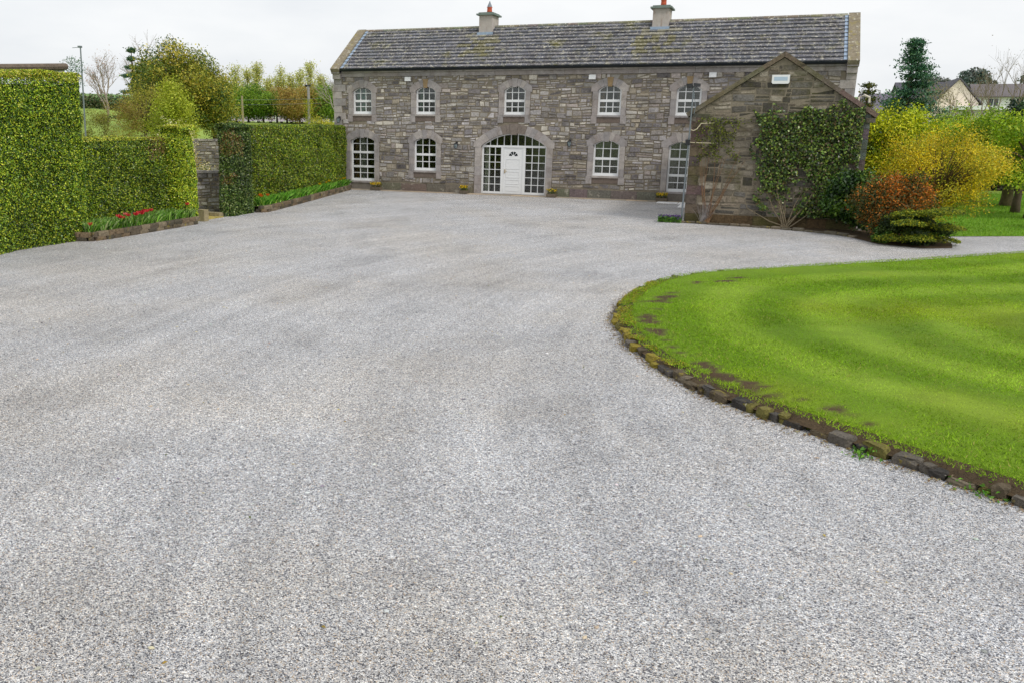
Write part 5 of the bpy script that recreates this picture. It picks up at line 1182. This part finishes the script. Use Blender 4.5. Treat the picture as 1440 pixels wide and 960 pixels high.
for i, (px, Y, kd) in enumerate(rowt):
    x = gx(px, Y); gz = float(H(x, Y)); top = AT(px, {'G':126,'G2':118,'B':124,'B2':122}[kd], Y)[2]-gz; z0 = max(AT(px, 168, Y)[2]-gz, .6)
    tree('roadside_tree', labs[i], x, Y, top, 2.9 if kd != 'G2' else 3.2, max(z0-.35, .3), 9000, .17, GRT if kd[0] == 'G' else BRT, 44, .4, .1, group='trees along the road beyond the long hedge', bark=C8(96,86,66))
shrub('golden_bush', 'bright yellow-green bush beside the left corner of the house', (gx(456,16), 16), (1.9,1.3), 3.3, 7000, .1, [C8(206,196,70), C8(186,186,64), C8(150,160,60)], clumps=30, cr_=.35)
bare_tree('bare_tree', 'bare tree beside the left gable of the house', gx(474,34), 34, 9.0, .55, C8(156,146,140), 4, .12, None, None, 4, .31)
# distant wood closing the gap beneath the poplars
hz = []
for i in range(26):
    px = 300+i*8; Y = 120+6*math.sin(i); x = gx(px, Y)
    hz.append(np.array([x, Y, float(H(x, Y))+2.2]))
n = 40000; K_ = np.array(hz); i = rng.integers(0, len(K_), n); C = K_[i]+rng.normal(0, 1, (n, 3))*np.array([3, 1.5, 1.3]); C[:, 2] = np.maximum(C[:, 2], H(C[:, 0], C[:, 1]))
o = fastmesh('far_wood', leafverts(C, .45), 4, pick([C8(126,156,76), C8(150,168,84), C8(110,136,70), C8(176,176,96)], n), LEAF); tag(o, 'far-off green wood closing the view behind the roadside trees', kind='stuff')
hz = []
for i in range(20):
    px = 60+i*9; d_ = ray(px, 158); d_ = d_/np.linalg.norm(d_[:2]); R_ = 205+3*math.sin(i); x, y = CAM[0]+d_[0]*R_, CAM[1]+d_[1]*R_; hz.append(np.array([x, y, float(H(x, y))+1.0]))
n = 7000; K_ = np.array(hz); i = rng.integers(0, len(K_)-1, n); t_ = rng.uniform(0, 1, (n, 1)); C = K_[i]*(1-t_)+K_[i+1]*t_+rng.normal(0, 1, (n, 3))*np.array([.8, .8, .8])
o = fastmesh('field_hedgerow', leafverts(C, .6), 4, pick([C8(110,110,70), C8(90,100,64), C8(80,110,60)], n), LEAF); tag(o, 'distant hedgerow dividing the two green fields on the hill', 'hedgerow')
# pale road and rails beyond the hedge
Yr = 56; rdm = MB(); 
for i in range(22):
    a = gx(250+i*12, Yr), gx(262+i*12, Yr); z = [float(H(v, Yr)) for v in a]; z2 = [float(H(v, Yr+14)) for v in a]
    rdm.add([(a[0],Yr,z[0]+.1),(a[1],Yr,z[1]+.1),(a[1]-2,Yr+14,z2[1]+1.5),(a[0]-2,Yr+14,z2[0]+1.5)], [(0,1,2,3)])
o = rdm.build('road', mat('pale_road', C8(170,162,166), rough=.9, n1=(.5,.1))); tag(o, kind='structure')
r0 = empty('railing', (gx(400,50), 50, float(H(gx(400,50), 50))), 'pale horizontal railing between the roadside tree trunks', 'railing')
b = MB(); pb = MB()
for k in range(10):
    x = gx(360+k*14, 54); z = float(H(x, 54)); pb.box(x-.05, x+.05, 53.95, 54.05, z, z+1.15)
    if k < 9: x2 = gx(374+k*14, 54); b.box(x, x2, 53.92, 53.945, z+.95, z+1.07); b.box(x, x2, 53.92, 53.945, z+.5, z+.6)
b.build('rail', WHITE, r0); pb.build('post', WHITE, r0)
# poles
r_ = empty('wooden_pole', (gx(342,40), 40, float(H(gx(342,40), 40))), 'short pale wooden pole rising behind the hedge pillar', 'pole'); b = MB(); z = AT(342,135,40)[2]; b.tube([(gx(342,40),40,float(H(gx(342,40),40))),(gx(342,40),40,z)], [.13,.1], 8); b.build('shaft', WOOD, r_)
x = gx(435,38); gz = float(H(x,38)); z = AT(435,121,38)[2]; r_ = empty('utility_pole', (x, 38, gz), 'grey utility pole clad in yellow ivy at its base', 'utility pole')
b = MB(); b.tube([(x,38,gz),(x,38,z)], [.16,.12], 8, C8(150,146,150)); b.build('shaft', BARK, r_); b = MB(); b.box(x-.35, x+.2, 37.9, 38.1, z-.08, z+.1); b.build('lamp_head', IRON, r_)
n = 1500; C = np.c_[x+rng.normal(0,.22,n), 38+rng.normal(0,.2,n), gz+rng.uniform(0,2.9,n)]; fastmesh('ivy', leafverts(C, .1), 4, pick([C8(200,196,40), C8(150,160,40)], n), LEAF, r_)
x = gx(118,0); r_ = empty('radio_mast', (x, 0, 0), 'thin tall metal mast with small crossarm left of the bare tree', 'mast'); tp = AT(113, 66, 0)
b = MB(); b.tube([(x,0,0),(x+(tp[0]-x)*.5,0,tp[2]/2),(tp[0],0,tp[2])], [.05,.045,.035], 7); b.build('pole', METAL, r_); b = MB(); b.tube([(tp[0]-.55,0,tp[2]-.05),(tp[0]+.1,0,tp[2]-.02)], .015, 5); b.box(tp[0]-.12, tp[0]+.05, -.08, .08, tp[2]-.06, tp[2]+.04); b.build('crossarm', METAL, r_)
for (py_a, py_b, lab) in ((137,139,'upper faint overhead wire crossing the trees'), (145,145.5,'lower faint overhead wire crossing the trees')):
    a, b_ = AT(150, py_a, 36), AT(452, py_b, 36); c = MB(); pts = [a+(b_-a)*t_+np.array([0,0,-.5*4*t_*(1-t_)*.4]) for t_ in np.linspace(0,1,9)]; c.tube(pts, .012, 4); o = c.build('overhead_wire', METAL); tag(o, lab, 'wire', 'overhead wires')
# shed roof behind the tall hedge
sx0, sx1, sy0, sy1 = -16.5, -8.4, -24, -17.6
zr = AT(90, 91, sy1)[2]; p = AT(90, 91, sy1)
r_ = empty('shed', (-12, -20, 0), 'large shed with green roof showing above the tall hedge', 'shed')
dF = ray(90, 91); tt = (-8.6-CAM[0])/dF[0]; pR = CAM+dF*tt; dL = ray(-30, 99); tt = (-8.6-CAM[0])/dL[0]; pL = CAM+dL*tt
b = MB(); yA, yB = pL[1]-3, pR[1]; zA, zB = pL[2]-.1, pR[2]
b.box(-15, -8.75, yA, yB-.05, 0, min(zA, zB)-.25, C8(150,146,136)); b.build('wall', RWALL, r_)
b = MB(); b.add([(-8.6,yA,zA-.2),(-8.6,yB,zB-.2),(-8.6,yB,zB),(-8.6,yA,zA),(-15,yA,zA+.7),(-15,yB,zB+.05),(-15,yB,zB-.2),(-15,yA,zA+.5)], [(0,1,2,3),(3,2,5,4),(1,6,5,2),(0,3,4,7),(0,7,6,1)], C8(150,166,130)); b.build('roof', mat('shed_roof', C8(150,166,130), rough=.8, n1=(1,.15)), r_)
b = MB(); b.tube([(-8.53,yA,zA-.06),(-8.53,yB,zB-.06)], .09, 8, C8(112,100,88)); b.build('gutter', BARK, r_)
